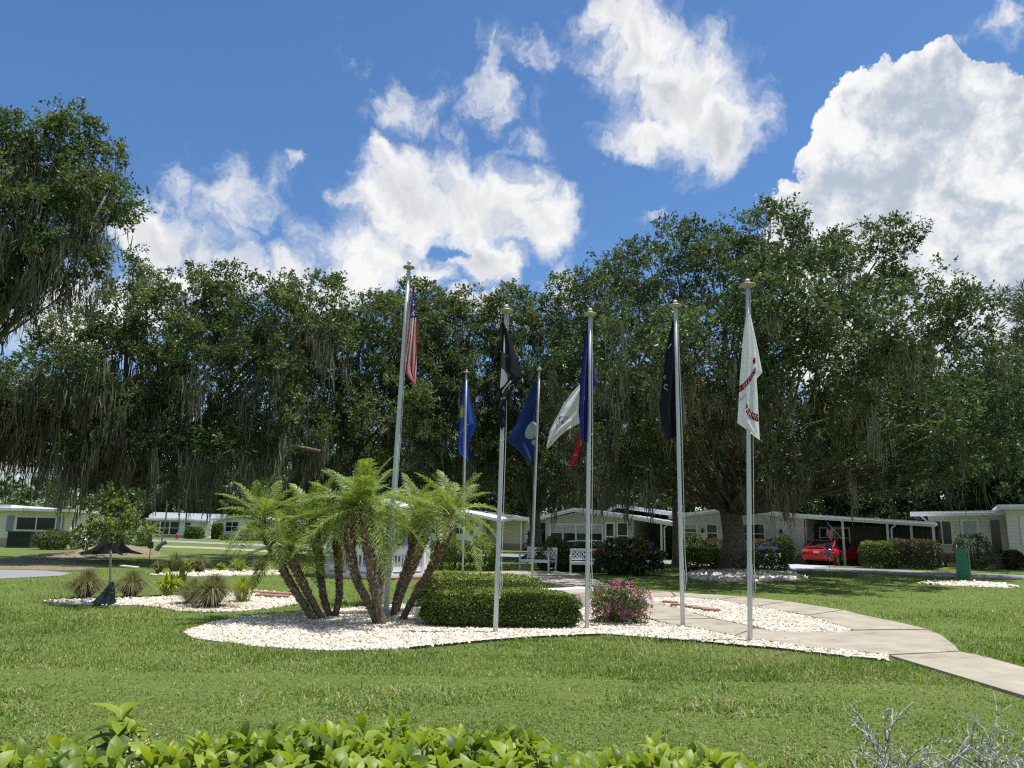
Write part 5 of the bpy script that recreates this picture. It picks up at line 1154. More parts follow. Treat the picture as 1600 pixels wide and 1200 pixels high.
PALMS = [ # trunk pixel path base->top, Y offset, frond length, label
 ([(492,971),(475,945),(450,905),(428,862),(410,818)],-.1,.85,27,'palm leaning far left, outermost trunk of the clump'),
 ([(506,970),(490,945),(472,908),(458,880),(448,862)],-.35,.82,26,'short left leaning palm with low drooping fronds by the outermost trunk'),
 ([(517,966),(508,945),(501,905),(497,860),(490,818)],.1,.92,27,'upright palm third from the left of the clump, dark crown base'),
 ([(522,966),(531,935),(529,890),(527,850),(527,818)],.3,.85,26,'stout palm curving up from the joint base left of centre'),
 ([(590,977),(577,945),(557,908),(547,865),(546,815)],-.05,.85,26,'palm whose trunk leans left across the middle of the clump'),
 ([(598,978),(590,945),(581,895),(576,850),(571,795)],-.2,1.02,32,'tallest palm in the middle of the clump with the highest crown'),
 ([(592,950),(595,910),(598,870),(601,815)],.5,.8,24,'slim palm at the back between the tallest palm and flagpole'),
 ([(614,965),(620,930),(636,885),(648,850),(651,812)],.15,.88,27,'palm leaning right just past the tallest flagpole'),
 ([(627,971),(648,930),(672,892),(690,855),(704,808)],-.1,.9,28,'rightmost palm with a trunk sweeping right over the clipped hedge'),
 ([(618,960),(628,925),(648,880),(665,838),(668,815)],.4,.82,24,'palm leaning right with fronds behind the rightmost crown')]
for i, (px, dy, fl_, nf, lab) in enumerate(PALMS):
    b = GP(*px[0]); Yb = b[1]; pts = np.array([AT(x, y, Yb+dy*k/(len(px)-1)) for k, (x, y) in enumerate(px)]); pts[0] = b
    p = thing('date_palm', lab, 'palm tree', b, 0, 'palms in the gravel bed')
    t = np.linspace(0, len(pts)-1, 16); path = np.stack([np.interp(t, range(len(pts)), pts[:, k]) for k in range(3)], 1)
    for _ in range(2): path[1:-1] = path[1:-1]*.5+(path[:-2]+path[2:])*.25
    path[0][2] = -.05; f = np.linspace(0, 1, 16); k_ = 1.25 if i == 5 else 1.0
    rad = k_*(.056+.012*np.exp(-f*14)+.036*f**1.6); a = Acc(); a.tube(path, rad, 12); a.build('trunk', [M['palmbark']], p, b, smooth=True)
    # old frond bases studding the trunk
    m_ = 420; s = .12+.88*prng.random(m_)**.75; P = np.stack([np.interp(s*15, range(16), path[:, k]) for k in range(3)], 1); T = nrm(np.stack([np.interp(np.clip(s*15, 0, 14.99), range(16), np.gradient(path, axis=0)[:, k]) for k in range(3)], 1))
    r = np.interp(s*15, range(16), rad); an = prng.uniform(0, 6.28, m_); A = nrm(np.cross(T, np.array([0, 1.0, 0.1]))); Bv = np.cross(T, A); O = A*np.cos(an)[:, None]+Bv*np.sin(an)[:, None]
    D = nrm(O*(.55+.3*(1-s))[:, None]+T*.8); L = .04+.06*s**1.6*prng.uniform(.5, 1.4, m_); W = np.cross(T, O)
    q = P+O*(r*.9)[:, None]; w = (.016+.012*s)[:, None]
    V = np.stack([q-W*w, q+W*w, q+O*.012+T*.02, q+D*L[:, None]-W*w*.4, q+D*L[:, None]+W*w*.4], 1); j = np.arange(m_)[:, None]*5
    me = mesh_arrays('old_frond_bases', V.reshape(-1, 3)-b, [j+np.array([[0, 1, 4, 3]]), j+np.array([[1, 2, 4]]), j+np.array([[2, 0, 3]]), j+np.array([[3, 4, 2]])], [M['boot']], None, np.repeat(prng.random(m_), 5)); o = link('old_frond_bases', me, p); o['kind'] = 'stuff'
    tip = path[-1]; ax = nrm(path[-1]-path[-3])
    nf = int(nf*.78)
    for k in range(nf):
        e = (k+.5)/nf; elv = R_(74)-R_(88)*e**0.9+prng.normal(0, .1); azm = k*2.39996+prng.normal(0, .25)
        me = FR[(2, 0, 1, 3, 4)[min(4, int(e*5))]]; o = link('frond', me, p); s = 1.30*fl_*prng.uniform(.85, 1.1)*(.8+.2*min(1, e*2.5))
        R3 = Matrix.Rotation(azm, 4, 'Z') @ Matrix.Rotation(-elv, 4, 'Y') @ Matrix.Rotation(prng.normal(0, .25), 4, 'X')
        base = tip+np.array([math.cos(azm), math.sin(azm), 0])*.045*e+ax*(.10*(1-e)-.02)
        lean_ = Matrix.Rotation(.45*math.atan2(ax[0], ax[2]), 4, 'Y')
        o.matrix_local = Matrix.Translation(base-b) @ lean_ @ R3 @ Matrix.Scale(s, 4)
# ------------------------------------------------------------------ shrubs and hedges
def shrub(name, label, cat, c, r, n, size, m, seed, p=2.0, group=None, lump=.06, rz=0.0, tint=None, stems=7, toplight=0.0, asp=.55, topcol=None, inner=.78):
    """leaf mass filling a rounded form: c ground point, r (rx,ry,height)"""
    rng = np.random.default_rng(seed); root = thing(name, label, cat, (c[0], c[1], 0), rz, group)
    d = rdir(rng, n); d = d[d[:, 2] > -.97]; n = len(d); h = r[2]/2
    k = (np.abs(d)**p).sum(1)**(-1/p); rad = inner+(1-inner)*rng.random(n)**.5
    rad = rad*(1+lump*(np.sin(d[:, 0]*9+seed)+np.sin(d[:, 1]*8+2*seed)+np.sin(d[:, 2]*10+seed)))
    P = d*(k*rad)[:, None]*np.array([r[0], r[1], h])+np.array([0, 0, h]); P[:, 2] = np.maximum(P[:, 2], .02)
    O = nrm(d*np.array([1/r[0], 1/r[1], 1/h]))
    D = nrm(O*.6+rng.normal(size=(n, 3))*.7+np.array([0, 0, .3])); N = nrm(O*.7+rng.normal(size=(n, 3))*.55+np.array([0, 0, .5]))
    L = size*rng.uniform(.7, 1.35, n); T = np.clip(rng.normal(.45, .17, n)+.12*np.sin(P[:, 0]*6/max(.3, r[0])+seed), 0, 1) if tint is None else tint(rng, P, r)
    if toplight: T = np.clip(T+toplight*((P[:, 2]/r[2]) > .86)*rng.random(n), 0, 1)   # fresh growth at the top
    V, F3_, tt = leaves(P, D, N, L, L*asp, .15, T); link('foliage', mesh_arrays('foliage', V, [F3_], [M[m]], None, tt), root)
    a = Acc()
    for _ in range(stems):
        t = rng.uniform(0, 6.28); e = np.array([math.cos(t)*r[0]*.7*rng.random(), math.sin(t)*r[1]*.7*rng.random(), r[2]*.8]); s = np.array([e[0]*.35, e[1]*.35, -.03])
        a.tube(bez(s, (s+e)/2+np.array([0, 0, .1]), e, 5), np.linspace(.02, .008, 5)*max(1, r[2]), 5)
    a.build('stem', [M['twig']], root); return root
def fresh(lo, hi): return lambda rng, P, r: np.clip(rng.normal(.42, .16, len(P))+np.where(P[:, 2] > r[2]*.88, rng.uniform(lo, hi, len(P)), 0), 0, 1)
def base_of(px, py): return GP(px, py)
# clipped hedges in the gravel bed
c = GP(792, 985); shrub('clipped_hedge', 'clipped box hedge in the gravel bed between two flagpoles', 'hedge', (c[0]-.12, c[1]+.50), (1.32, .50, .60), 42000, .045, 'hedge', 5, p=5, lump=.02, rz=.03, tint=fresh(.15, .5), inner=.62, stems=10)
c = GP(748, 950); shrub('clipped_hedge', 'second clipped hedge just behind the one in the gravel bed', 'hedge', (c[0], c[1]+.1), (1.35, .8, .66), 26000, .05, 'hedge', 6, p=4, lump=.03, rz=-.05, tint=fresh(.15, .5), inner=.65, stems=10)
# pink flowering bush
c = GP(972, 978); pb = shrub('flowering_bush', 'loose pink flowering bush at the end of the clipped hedge', 'bush', (c[0], c[1]+.28), (.52, .42, .66), 6500, .04, 'shrub', 8, lump=.13, inner=.5, stems=14, tint=lambda rng, P, r: np.clip(rng.normal(.62, .2, len(P)), 0, 1))
fr = np.random.default_rng(12); nf = 95; d = rdir(fr, 700); d = d[(d[:, 2] > -.55) & (d[:, 1] < .6)][:nf]; a = Acc(); 
for k, v in enumerate(d):
    q = v*np.array([.53, .44, .35])*fr.uniform(.92, 1.2)+np.array([0, 0, .35]); n5 = fr.integers(2, 6)
    for j in range(n5*3):
        cc = q+fr.normal(0, .02, 3); t = fr.uniform(0, 6.28); dd = nrm(np.array([math.cos(t), math.sin(t), fr.normal(.2, .5)])); V, T, tt = leaves(cc[None], dd[None], nrm(v+fr.normal(0, .5, 3))[None], .03, .024, .1, np.array([fr.random()])); a.add(V, [T], 0, tt)
o = a.build('blossoms', [M['pink']], pb, tint=True); o['kind'] = 'stuff'
a = Acc()
for _ in range(16):
    t = fr.uniform(0, 6.28); e = np.array([math.cos(t)*.6, math.sin(t)*.5, fr.uniform(.35, .8)]); a.tube(bez(np.array([0, 0, .1]), e*np.array([.6, .6, .7]), e, 5), np.linspace(.006, .002, 5), 4)
    for k in range(8):
        V, T, tt = leaves((e*fr.uniform(.75, 1.0))[None]+fr.normal(0, .02, (1, 3)), rdir(fr, 1), rdir(fr, 1), .045, .02); a.add(V, [T])
a.build('sprig', [M['shrub']], pb, tint=True)
# dark hedges and bushes by the benches
def at(px, Y): return XG(px, Y)
shrub('dark_hedge', 'long dark clipped hedge behind the rightmost palm and thin flagpole', 'hedge', at(712, 32.5), (1.75, .8, 1.15), 11000, .085, 'hedge', 15, p=5, lump=.03)
shrub('green_shrub', 'leafy dark green shrub between the two white garden benches', 'shrub', at(866, 33.2), (.8, .7, 1.25), 5000, .11, 'shrub', 16, lump=.1)
shrub('green_shrub', 'dark shrub directly behind the right garden bench', 'shrub', at(915, 32.6), (.9, .6, 1.08), 4500, .11, 'shrub', 17, lump=.1)
shrub('croton_bush', 'wide croton bush with red and yellow tinted leaves right of the benches', 'bush', at(980, 30.8), (1.25, .9, 1.25), 6500, .14, 'croton', 18, lump=.12, tint=lambda rng, P, r: np.clip(rng.normal(.30, .16, len(P))+.6*rng.random(len(P))**2*(P[:, 2] > r[2]*.6), 0, 1))
for i, px in enumerate((1095, 1205)):
    shrub('low_hedge', ['low dark hedge left of the huge oak trunk', 'low dark hedge right of the huge oak trunk'][i], 'hedge', at(px, 35.6), (.85 if i == 0 else .7, .6, .95), 5000, .09, 'hedge', 20+i, p=4, group='hedges round the oak trunk')
BUSH = [(1083,46,.8,1.55,'shrub',2.4,'round green bush at the left corner of the long grey house'),(1102,43.5,.6,.85,'redtip',2,'yellowish small bush in front of the long grey house'),(1118,46,.75,1.35,'redtip',3,'reddish clipped bush just left of the oak trunk'),
        (1190,46.5,1.3,1.35,'redtip',4,'brown tipped clipped bush behind the two blue lawn chairs'),(1227,45.5,.62,1.6,'shrub',2.2,'round bright green shrub by the driveway'),(1037,52,.85,1.3,'redtip',2.4,'pink brown rounded bush under the end of the carport roof'),
        (1523,43,.86,1.75,'shrub',3.6,'tall barrel shaped clipped shrub in front of the beige house'),(1585,43,.55,1.0,'croton',2,'reddish low plant by the beige house window wall'),
        (846,60,1.0,1.7,'redtip',3.5,'brown topped clipped bush by the white carport post'),(868,61,.8,2.2,'shrub',3,'green clipped shrub at the left corner of grey gabled house'),
        (80,48.5,.95,1.15,'shrub',2.5,'yellow green bush against the cream house wall'),(133,50,1.2,1.35,'shrub',2.5,'bush at the right corner of the cream house'),(190,52,1.3,1.3,'shrub',2.8,'dark bush behind the young tree near the cream house'),
        (302,97,1.0,1.3,'hedge',4,'rounded dark hedge in front of the far white roofed house'),(338,97,.6,1.9,'hedge',3,'tall dark shrub between the two far houses'),(385,92,2.6,.5,'shrub',5,'long low clipped hedge before the far small pale house')]
for i, (px, Y, rx, h, mm, p_, lab) in enumerate(BUSH):
    shrub('garden_bush', lab, 'bush', at(px, Y), (rx, rx*.8, h), 2600, .12 if Y < 60 else .2, mm, 100+i, p=p_, group='bushes round the houses')
shrub('clipped_hedge', 'left of the two boxy hedges beside the carport opening', 'hedge', at(1374, 42), (.9, .8, 1.35), 5200, .10, 'hedge', 131, p=5, tint=fresh(.1, .4), rz=A0, lump=.03)
shrub('clipped_hedge', 'right boxy hedge with brown top between carport and beige house', 'hedge', at(1430, 41.5), (1.25, .85, 1.5), 6500, .10, 'redtip', 132, p=5, rz=A0, lump=.03, tint=lambda rng, P, r: np.clip(rng.normal(.22, .1, len(P))+.5*(P[:, 2] > r[2]*.9)*rng.random(len(P)), 0, 1))
# sago palm by the street
p = at(229, 60); sg = thing('sago_palm', 'short sago palm with dark stump beside the far street', 'palm tree', p)
a = Acc(); a.tube([(0, 0, -.05), (0, 0, .5), (0, 0, 1.0)], [.42, .36, .3], 12); a.build('trunk', [M['palmbark']], sg)
for k in range(26):
    e = (k+.5)/26; o = link('frond', FR[(0, 1, 3)[k % 3]], sg); o.matrix_local = Matrix.Translation((0, 0, 1.0)) @ Matrix.Rotation(k*2.4, 4, 'Z') @ Matrix.Rotation(-(1.2-1.5*e), 4, 'Y') @ Matrix.Scale(1.35, 4)
# ------------------------------------------------------------------ left bed: grasses and young tree
def clump(name, label, px, py, h, n, m, seed, spread=.5, w=.012, group=None, tl=(.5, .2), arch=.55):
    rng = np.random.default_rng(seed); b = GP(px, py); root = thing(name, label, 'grass clump' if 'grass' in name else 'plant', b, 0, group)
    an = rng.uniform(0, 6.28, n); ln = np.abs(rng.normal(0, spread, n)); H = h*rng.uniform(.6, 1.1, n); out = np.stack([np.cos(an), np.sin(an), 0*an], 1)
    p0 = out*(rng.random(n)*.12*h)[:, None]; p1 = p0+(np.array([0, 0, 1])*.55+out*(ln*.35)[:, None])*H[:, None]; p2 = p0+(np.array([0, 0, .95])-np.array([0, 0, 1])*(ln**2*arch)[:, None]+out*(ln*.95)[:, None])*H[:, None]; p2[:, 2] = np.maximum(p2[:, 2], .03)
    S = np.stack([-np.sin(an), np.cos(an), 0*an], 1)*w*rng.uniform(.6, 1.3, (n, 1)); p0[:, 2] -= .02
    V = np.stack([p0-S*.7, p0+S*.7, p1+S, p1-S, p2], 1); i = np.arange(n)[:, None]*5
    T = np.repeat(np.clip(rng.normal(tl[0], tl[1], n), 0, 1), 5).reshape(n, 5); T[:, :2] *= .5
    link('blades', mesh_arrays('blades', V.reshape(-1, 3), [i+np.array([[0, 1, 2, 3]]), i+np.array([[3, 2, 4]])], [M[m]], None, T.ravel()), root)['kind'] = 'stuff'
    return root
GR = 'ornamental grasses in the left beds'
clump('fountain_grass', 'leftmost airy grass clump, left of the young tree with watering bag', 132, 936, .68, 2600, 'reed', 1, .75, .0038, GR)
clump('fountain_grass', 'airy grass clump just right of the young tree with watering bag', 203, 934, .66, 2600, 'reed', 2, .75, .0038, GR)
clump('fountain_grass', 'tan grass tuft left of the densest tan grass clump', 300, 946, .58, 1900, 'reed', 3, .6, .005, GR)
clump('fountain_grass', 'densest tan grass clump in the middle of the left gravel bed', 330, 951, .70, 3200, 'reed', 4, .6, .005, GR)
clump('bright_plant', 'lime green strap leaved plant in the left gravel bed behind grasses', 263, 931, .62, 200, 'limeleaf', 5, .7, .022, GR)
clump('bright_plant', 'upright lime green plant right of the densest tan grass clump', 376, 943, .58, 420, 'limeleaf', 6, .5, .011, GR)
clump('iris_plant', 'dark upright sword leaved plant behind the lime green strap plant', 280, 925, .75, 40, 'shrub', 7, .3, .022, GR)
for i, (px, py, h, mm) in enumerate(((247,897,.5,'reed'),(272,896,.75,'reed'),(294,896,.55,'limeleaf'),(312,896,.7,'reed'),(345,893,.35,'limeleaf'),(372,895,.6,'limeleaf'),(405,894,.6,'reed'))):
    clump('fountain_grass' if mm == 'reed' else 'bright_plant', ['small tan tuft at the left end of the far white gravel strip','tall tan grass at the left part of the far white gravel strip','low lime plant second group in the far white gravel strip','tall airy grass in the middle of the far white gravel strip','small lime tuft in the far white gravel strip','lime plant left of the palm fronds in the far gravel strip','tan grass at the right end of the far gravel strip'][i], px, py, h, 350, mm, 20+i, .5, .014, 'plants in the far gravel strip')
# young tree with watering bag
b = GP(170, 946); yt = thing('young_tree', 'slim young tree with broad dark leaves rising from a dark watering bag', 'tree', b)
path = np.array([GP(170, 946)]+[AT(x, y, b[1]) for x, y in ((172,905),(173,860),(170,825),(168,790))]); path[0][2] = -.04
a = Acc(); a.tube(path, [.028, .024, .021, .018, .01], 8); a.build('trunk', [M['deadwood']], yt, b, smooth=True)
rng = np.random.default_rng(33); C = []
for k in range(26):
    s = path[2+rng.integers(0, 3)]; e = AT(172+rng.normal(0, 24), 812+rng.normal(0, 24), b[1]+rng.normal(0, .35)); a = Acc(); a.tube(bez(s, (s+e)/2+np.array([0, 0, -.05]), e, 5), np.linspace(.01, .004, 5), 5); a.build('branch', [M['twig']], yt, b); C.append(e)
C = np.array(C); O = nrm(C-C.mean(0)); V, T, tt = crown_mesh(rng, C, O, np.full(len(C), .26), 9, 8, .085, 1.0); link('crown', mesh_arrays('crown', V-b, [T], [M['hedge']], None, tt), yt)
bg_ = thing('watering_bag', 'crumpled dark green watering bag slumped round the foot of the young tree', 'watering bag', b)
a = Acc(); rngb = np.random.default_rng(9)
rings = [(.0, .20, .15, -.10), (.04, .225, .16, -.095), (.14, .175, .13, -.07), (.24, .13, .10, -.035), (.34, .085, .07, -.008), (.42, .048, .045, .012), (.46, .022, .022, .015)]
V = []
for z, rx, ry, ox in rings:
    for k in range(26):
        t = k/26*6.2832; w = 1+.10*math.sin(7*t+z*9)+.05*math.sin(13*t)+rngb.normal(0, .015); V.append((ox+rx*w*math.cos(t), ry*w*math.sin(t)-.01, z+.012*math.sin(5*t)*(z > .02)))
q = np.array([(i*26+k, i*26+(k+1) % 26, (i+1)*26+(k+1) % 26, (i+1)*26+k) for i in range(len(rings)-1) for k in range(26)])
a.add(V, [q]); a.build('bag', [M['bag']], bg_)
a = Acc()
for k in range(3): a.tube([(.02*math.cos(t)-.005+.05*k*0, .045*math.sin(t), .41-.08*k+.01*math.sin(2*t)) if False else ((.05+.045*k)*math.cos(t)-.012*k, (.05+.035*k)*math.sin(t), .41-.08*k) for t in np.linspace(0, 6.28, 14)], .006, 5)
a.build('strap', [M['black']], bg_)
# ------------------------------------------------------------------ benches, gazebo, small things
def chip_bench(label, p, rz):
    b = thing('garden_bench', label, 'bench', p, rz, 'white lattice garden benches'); W = 1.42; h = W/2
    for sx in (-h, h):
        for y, z in ((-.28, .64), (.26, .92)):
            a = Acc(); a.bar((sx, y, 0), (sx, y+(.07 if z > .8 else 0), z), .055, .055); a.build('leg', [M['offwhite']], b)
        a = Acc(); a.box((sx-.04, -.33, .64), (sx+.04, .30, .67)); a.build('armrest', [M['offwhite']], b)
        a = Acc(); a.bar((sx, -.28, .12), (sx, .26, .12), .035); a.build('stretcher', [M['offwhite']], b)
    for k in range(6):
        a = Acc(); y = -.29+k*.095; a.box((-h, y, .415), (h, y+.075, .44)); a.build('slat', [M['offwhite']], b)
    a = Acc(); a.box((-h+.028, -.30, .33), (h-.028, -.27, .412)); a.box((-h+.028, .24, .33), (h-.028, .27, .412)); a.build('apron', [M['offwhite']], b)
    f = lambda x, z: (x, .265+.075*(z-.42), z); a = Acc()
    a.bar(f(-h, .90), f(h, .90), .06, .07); a.bar(f(-h, .52), f(h, .52), .06, .06); n = 4
    for k in range(1, n): a.bar(f(-h+W*k/n, .52), f(-h+W*k/n, .9), .03, .035, up=(0, 1, 0))
    a.build('back_frame', [M['offwhite']], b)
    for k in range(n):
        a = Acc(); x0, x1 = -h+W*k/n+.02, -h+W*(k+1)/n-.02; c_ = (x0+x1)/2
        a.bar(f(x0, .54), f(x1, .885), .04, .03, up=(0, 1, 0)); a.bar(f(x1, .54), f(x0, .885), .04, .034, up=(0, 1, 0))
        for (u, v) in (((x0, .71), (c_, .87)), ((c_, .87), (x1, .71)), ((x1, .71), (c_, .55)), ((c_, .55), (x0, .71))): a.bar(f(*u), f(*v), .032, .026, up=(0, 1, 0))
        a.build('lattice', [M['offwhite']], b)
    return b
p = GP(921, 897.5); chip_bench('right white lattice back garden bench against the dark shrubs', (p[0], p[1]+.3, .03), -.12)
p = GP(836, 893); chip_bench('left white lattice back garden bench turned to the right', (p[0]+.12, p[1]+.3, .03), -.62)
def stone_bench(label, ends, yb, hgt=.45):
    p0, p1 = AT(*ends[0]), AT(*ends[1]); c = (p0+p1)/2; L = np.linalg.norm((p1-p0)[:2]); rz = math.atan2(p1[1]-p0[1], p1[0]-p0[0])
    b = thing('stone_bench', label, 'bench', (c[0], c[1], 0), rz, 'curved cast stone benches'); n = 12; th = np.linspace(-.5, .5, n); Rr = L/1.05
    pol = [(Rr*math.sin(t*1.05), Rr*(1-math.cos(t*1.05))-.2) for t in th]+[((Rr-.4)*math.sin(t*1.05), Rr-(Rr-.4)*math.cos(t*1.05)-.2) for t in th[::-1]]
    a = Acc(); a.prism(pol, hgt-.075, hgt); cx = np.mean([q[0] for q in pol]); cy_ = np.mean([q[1] for q in pol]); a.prism([(cx+(x-cx)*.95, cy_+(y-cy_)*.9) for x, y in pol], hgt-.10, hgt-.077); a.build('seat', [M['paleconc']], b)
    for s in (-1, 1):
        a = Acc(); x = s*L*.3
        a.lathe([(.0, -.02), (.17, -.02), (.17, .05), (.12, .09), (.09, .18), (.10, .26), (.15, hgt-.13), (.16, hgt-.104), (0, hgt-.104)], (x, .06, 0), 12); a.build('pedestal', [M['paleconc']], b)
p_a = AT(843, 918, 16.3); stone_bench('curved pale stone bench behind the clipped hedge end', ((841,921,16.0),(930,911,17.0)), 0)
stone_bench('curved pale stone bench half hidden behind pink flowering bush', ((938,934,14.75),(1012,932,15.1)), 0)
# slanted memorial stone behind the palm trunks
p = GP(670, 966); ms = thing('memorial_stone', 'low pale slanted stone slab between palm trunks and clipped hedge', 'stone', p, -.25)
a = Acc(); a.prism([(-.24, 0), (.24, 0), (.24, .05), (-.16, .19), (-.20, .19)], -.16, .2, 0, lambda x, y, z: (x, z, y)); a.box((-.29, -.21, -.02), (.29, .25, .0)); a.build('slab', [M['paleconc']], ms)
# gazebo
gp = GP(578, 904); gc = np.array([gp[0], gp[1]+1.55, 0]); gz = thing('gazebo', 'white eight sided gazebo with railings on a brick base behind the palms', 'gazebo', gc)
Rg = 1.75; ang = [R_(22.5+45*k) for k in range(8)]; co = [np.array([Rg*math.cos(t), Rg*math.sin(t), 0]) for t in ang]
a = Acc(); a.prism([(2.35*math.cos(t), 2.35*math.sin(t)) for t in ang], -.05, .07); a.build('brick_base', [M['brick']], gz)
a = Acc(); a.prism([(1.9*math.cos(t), 1.9*math.sin(t)) for t in ang], .075, .16); a.build('floor_deck', [M['white']], gz)
for k in range(8):
    p, q = co[k], co[(k+1) % 8]; a = Acc(); a.bar(p+np.array([0, 0, .16]), p+np.array([0, 0, 2.25]), .15, .15, up=(math.cos(ang[k]), math.sin(ang[k]), 0)); a.build('post', [M['white']], gz)
    a = Acc(); z = np.array([0, 0, 1.0]); a.bar(p+z*2.2, q+z*2.2, .1, .14); a.build('beam', [M['white']], gz)
    if k in (1,): continue
    a = Acc(); a.bar(p+z*1.02, q+z*1.02, .09, .05); a.bar(p+z*.88, q+z*.88, .05, .2); a.bar(p+z*.30, q+z*.30, .06, .16); r = a.build('railing', [M['white']], gz)
    for j in range(1, 10):
        v = p+(q-p)*j/10; a = Acc(); a.bar(v+z*.37, v+z*.79, .045, .045); a.build('baluster', [M['white']], r)
a = Acc(); V = [(2.1*math.cos(t), 2.1*math.sin(t), 2.27) for t in ang]+[(0, 0, 2.72)]+[(2.1*math.cos(t), 2.1*math.sin(t), 2.2) for t in ang]
a.add(V, [np.array([(k, (k+1) % 8, 8) for k in range(8)]), np.array([(9+k, 9+(k+1) % 8, (k+1) % 8, k) for k in range(8)]), np.array([[9+k for k in range(7, -1, -1)]])]); a.build('roof', [M['roofg']], gz)
# rope swing hanging from the left oak limb
t0 = AT(262, 772, Yl-.8); t1 = AT(252, 850, Yl-.8); rs_ = thing('rope_swing', 'pale rope swing with a knotted end hanging from the left oak limb', 'swing', t1)
a = Acc(); a.tube([t0-t1, (t0-t1)*.5+np.array([.06, 0, 0]), np.zeros(3)], .035, 6); a.build('rope', [M['rope']], rs_)
a = Acc(); a.tube([(-.18, 0, -.28), (-.08, 0, -.1), (.05, 0, .0), (.2, 0, .08)], [.09, .1, .07, .09], 7); a.build('knot', [M['deadwood']], rs_)
# stake sign and pale board on the grass
p = GP(232, 887); st = thing('garden_stake', 'thin dark stake with small plate standing on the lawn', 'stake', p)
a = Acc(); a.tube([(0, 0, -.05), (0, 0, .75)], .014, 6); a.build('stake', [M['black']], st); a = Acc(); a.box((-.10, -.01, .72), (.10, .01, .95)); a.build('plate', [M['mesh']], st)
p = GP(202, 887.5); a = Acc(); a.prism([(-.32, -.12), (.3, -.16), (.33, .1), (-.3, .14)], 0, .05); o = a.build('pale_board', [M['paleconc']]); o.location = (p[0], p[1], .03); o.rotation_euler = (0, .06, -.12); tag(o, 'pale flat board lying on the grass right of the left oak roots', 'board')
# bird bath style pale ornament before the cream house
p = XG(132, 45); ob = thing('garden_light', 'small pale garden light on a stake before the cream house corner', 'lamp', p)
a = Acc(); a.tube([(0, 0, -.05), (0, 0, .62)], .025, 6); a.build('stake', [M['white']], ob); a = Acc(); a.lathe([(0, .60), (.08, .62), (.10, .70), (.03, .78), (0, .79)], (0, 0, 0), 10); a.build('lamp_head', [M['white']], ob)
# ------------------------------------------------------------------ foreground hedge of broad leaves
def leaf_mesh(seed):
    rng = np.random.default_rng(seed); n = 6; s = np.linspace(0, 1, n); w = .45*np.sin(np.clip(s*.95+.03, 0, 1)**.85*math.pi)**.75*.5; w[0] = .012; w[-1] = .004
    dr = rng.uniform(.30, .70); x = s*(1-.12*dr*s); z = .24*s-dr*s*s; fold = rng.uniform(.12, .4)
    V = []; T = []
    for i in range(n):
        for f in (-1, -.55, 0, .55, 1): V.append((x[i], f*w[i], z[i]+abs(f)**1.3*w[i]*fold*(1-.5*s[i])+.006*math.sin(9*s[i]+f*2)*abs(f))); T.append(.06 if f == 0 else (-.0 if abs(f) < 1 else .12))
    q = np.array([(i*5+k, (i+1)*5+k, (i+1)*5+k+1, i*5+k+1) for i in range(n-1) for k in range(4)])
    return np.array(V), q, np.array(T)
LMs = [leaf_mesh(k) for k in range(6)]
def lm(k, tone):
    V, q, T = LMs[k]; return mesh_arrays('leaf', V, [q], [M['vib']], None, np.clip(T+tone, 0, 1), True)
LEAFM = [[lm(k, t) for t in (.08, .30, .48, .64, .84)] for k in range(6)]
hrng = np.random.default_rng(55)
hd = thing('broadleaf_hedge', 'bright green broad leaved hedge along the bottom edge of the view', 'hedge', (-.45, 2.45, 0))
prof_x = [-20, 120, 150, 190, 225, 260, 420, 560, 640, 700, 800, 900, 1000, 1150, 1215]; prof_y = [1148, 1140, 1142, 1086, 1140, 1140, 1118, 1114, 1100, 1118, 1122, 1156, 1146, 1162, 1186]
shoots = []
for gy in np.arange(1.92, 3.0, .08):
    for gx in np.arange(-2.3, 1.25, .08):
        x = gx+hrng.normal(0, .03); y = gy+hrng.normal(0, .03)
        v = np.array([x, y, 1.0])-CAM; px = 800+F*v.dot(CR)/v.dot(fw)
        if px > 1235 or px < -160: continue
        ty = np.interp(px, prof_x, prof_y)+hrng.uniform(0, 16)+(26 if hrng.random() < .3 else 0)
        d = ray(px, ty); zt = min(1.6+d[2]*y/d[1], 1.08)
        zt -= .03*hrng.random()+max(0, y-2.75)*.55
        if zt > .5: shoots.append((x, y, zt))
items = []      # (matrix, mesh variant, tone, score)
stem_acc = Acc()
for (x, y, zt) in shoots:
    ax = nrm(np.array([hrng.normal(0, .14), hrng.normal(0, .14)-.05, 1.0])); tip = np.array([x, y, zt-.045]); ph = hrng.uniform(0, 6.28)
    stem_acc.tube([tip-ax*.42, tip-ax*.2, tip], [.006, .005, .003], 5)
    tone0 = hrng.integers(1, 5)
    for tier in range(4):
        for k in range(2 if tier else 2):
            azm = ph+tier*1.57+k*3.1416+hrng.normal(0, .25); elv = (1.12, .82, .42, .12)[tier]+hrng.normal(0, .16); s = (.052, .075, .086, .084)[tier]*hrng.uniform(.65, 1.3)
            base = tip-ax*(.0, .022, .058, .11)[tier]
            mt = Matrix.Translation(base) @ Matrix.Rotation(azm, 4, 'Z') @ Matrix.Rotation(-elv, 4, 'Y') @ Matrix.Rotation(hrng.normal(0, .3), 4, 'X') @ Matrix.Scale(s, 4)
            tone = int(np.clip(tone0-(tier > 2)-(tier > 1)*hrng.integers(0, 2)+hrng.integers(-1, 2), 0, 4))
            v = base-CAM; py = 600-F*v.dot(CU)/v.dot(fw); px = 800+F*v.dot(CR)/v.dot(fw)
            vis = (-10 < px < 1400) and py < 1215
            items.append((mt, int(hrng.integers(0, 6)), tone, (1000 if vis else 0)-tier*60+s*900/v.dot(fw)-y*20))
order = sorted(range(len(items)), key=lambda i: -items[i][3])
org = Matrix.Translation((-.45, 2.45, 0)).inverted()
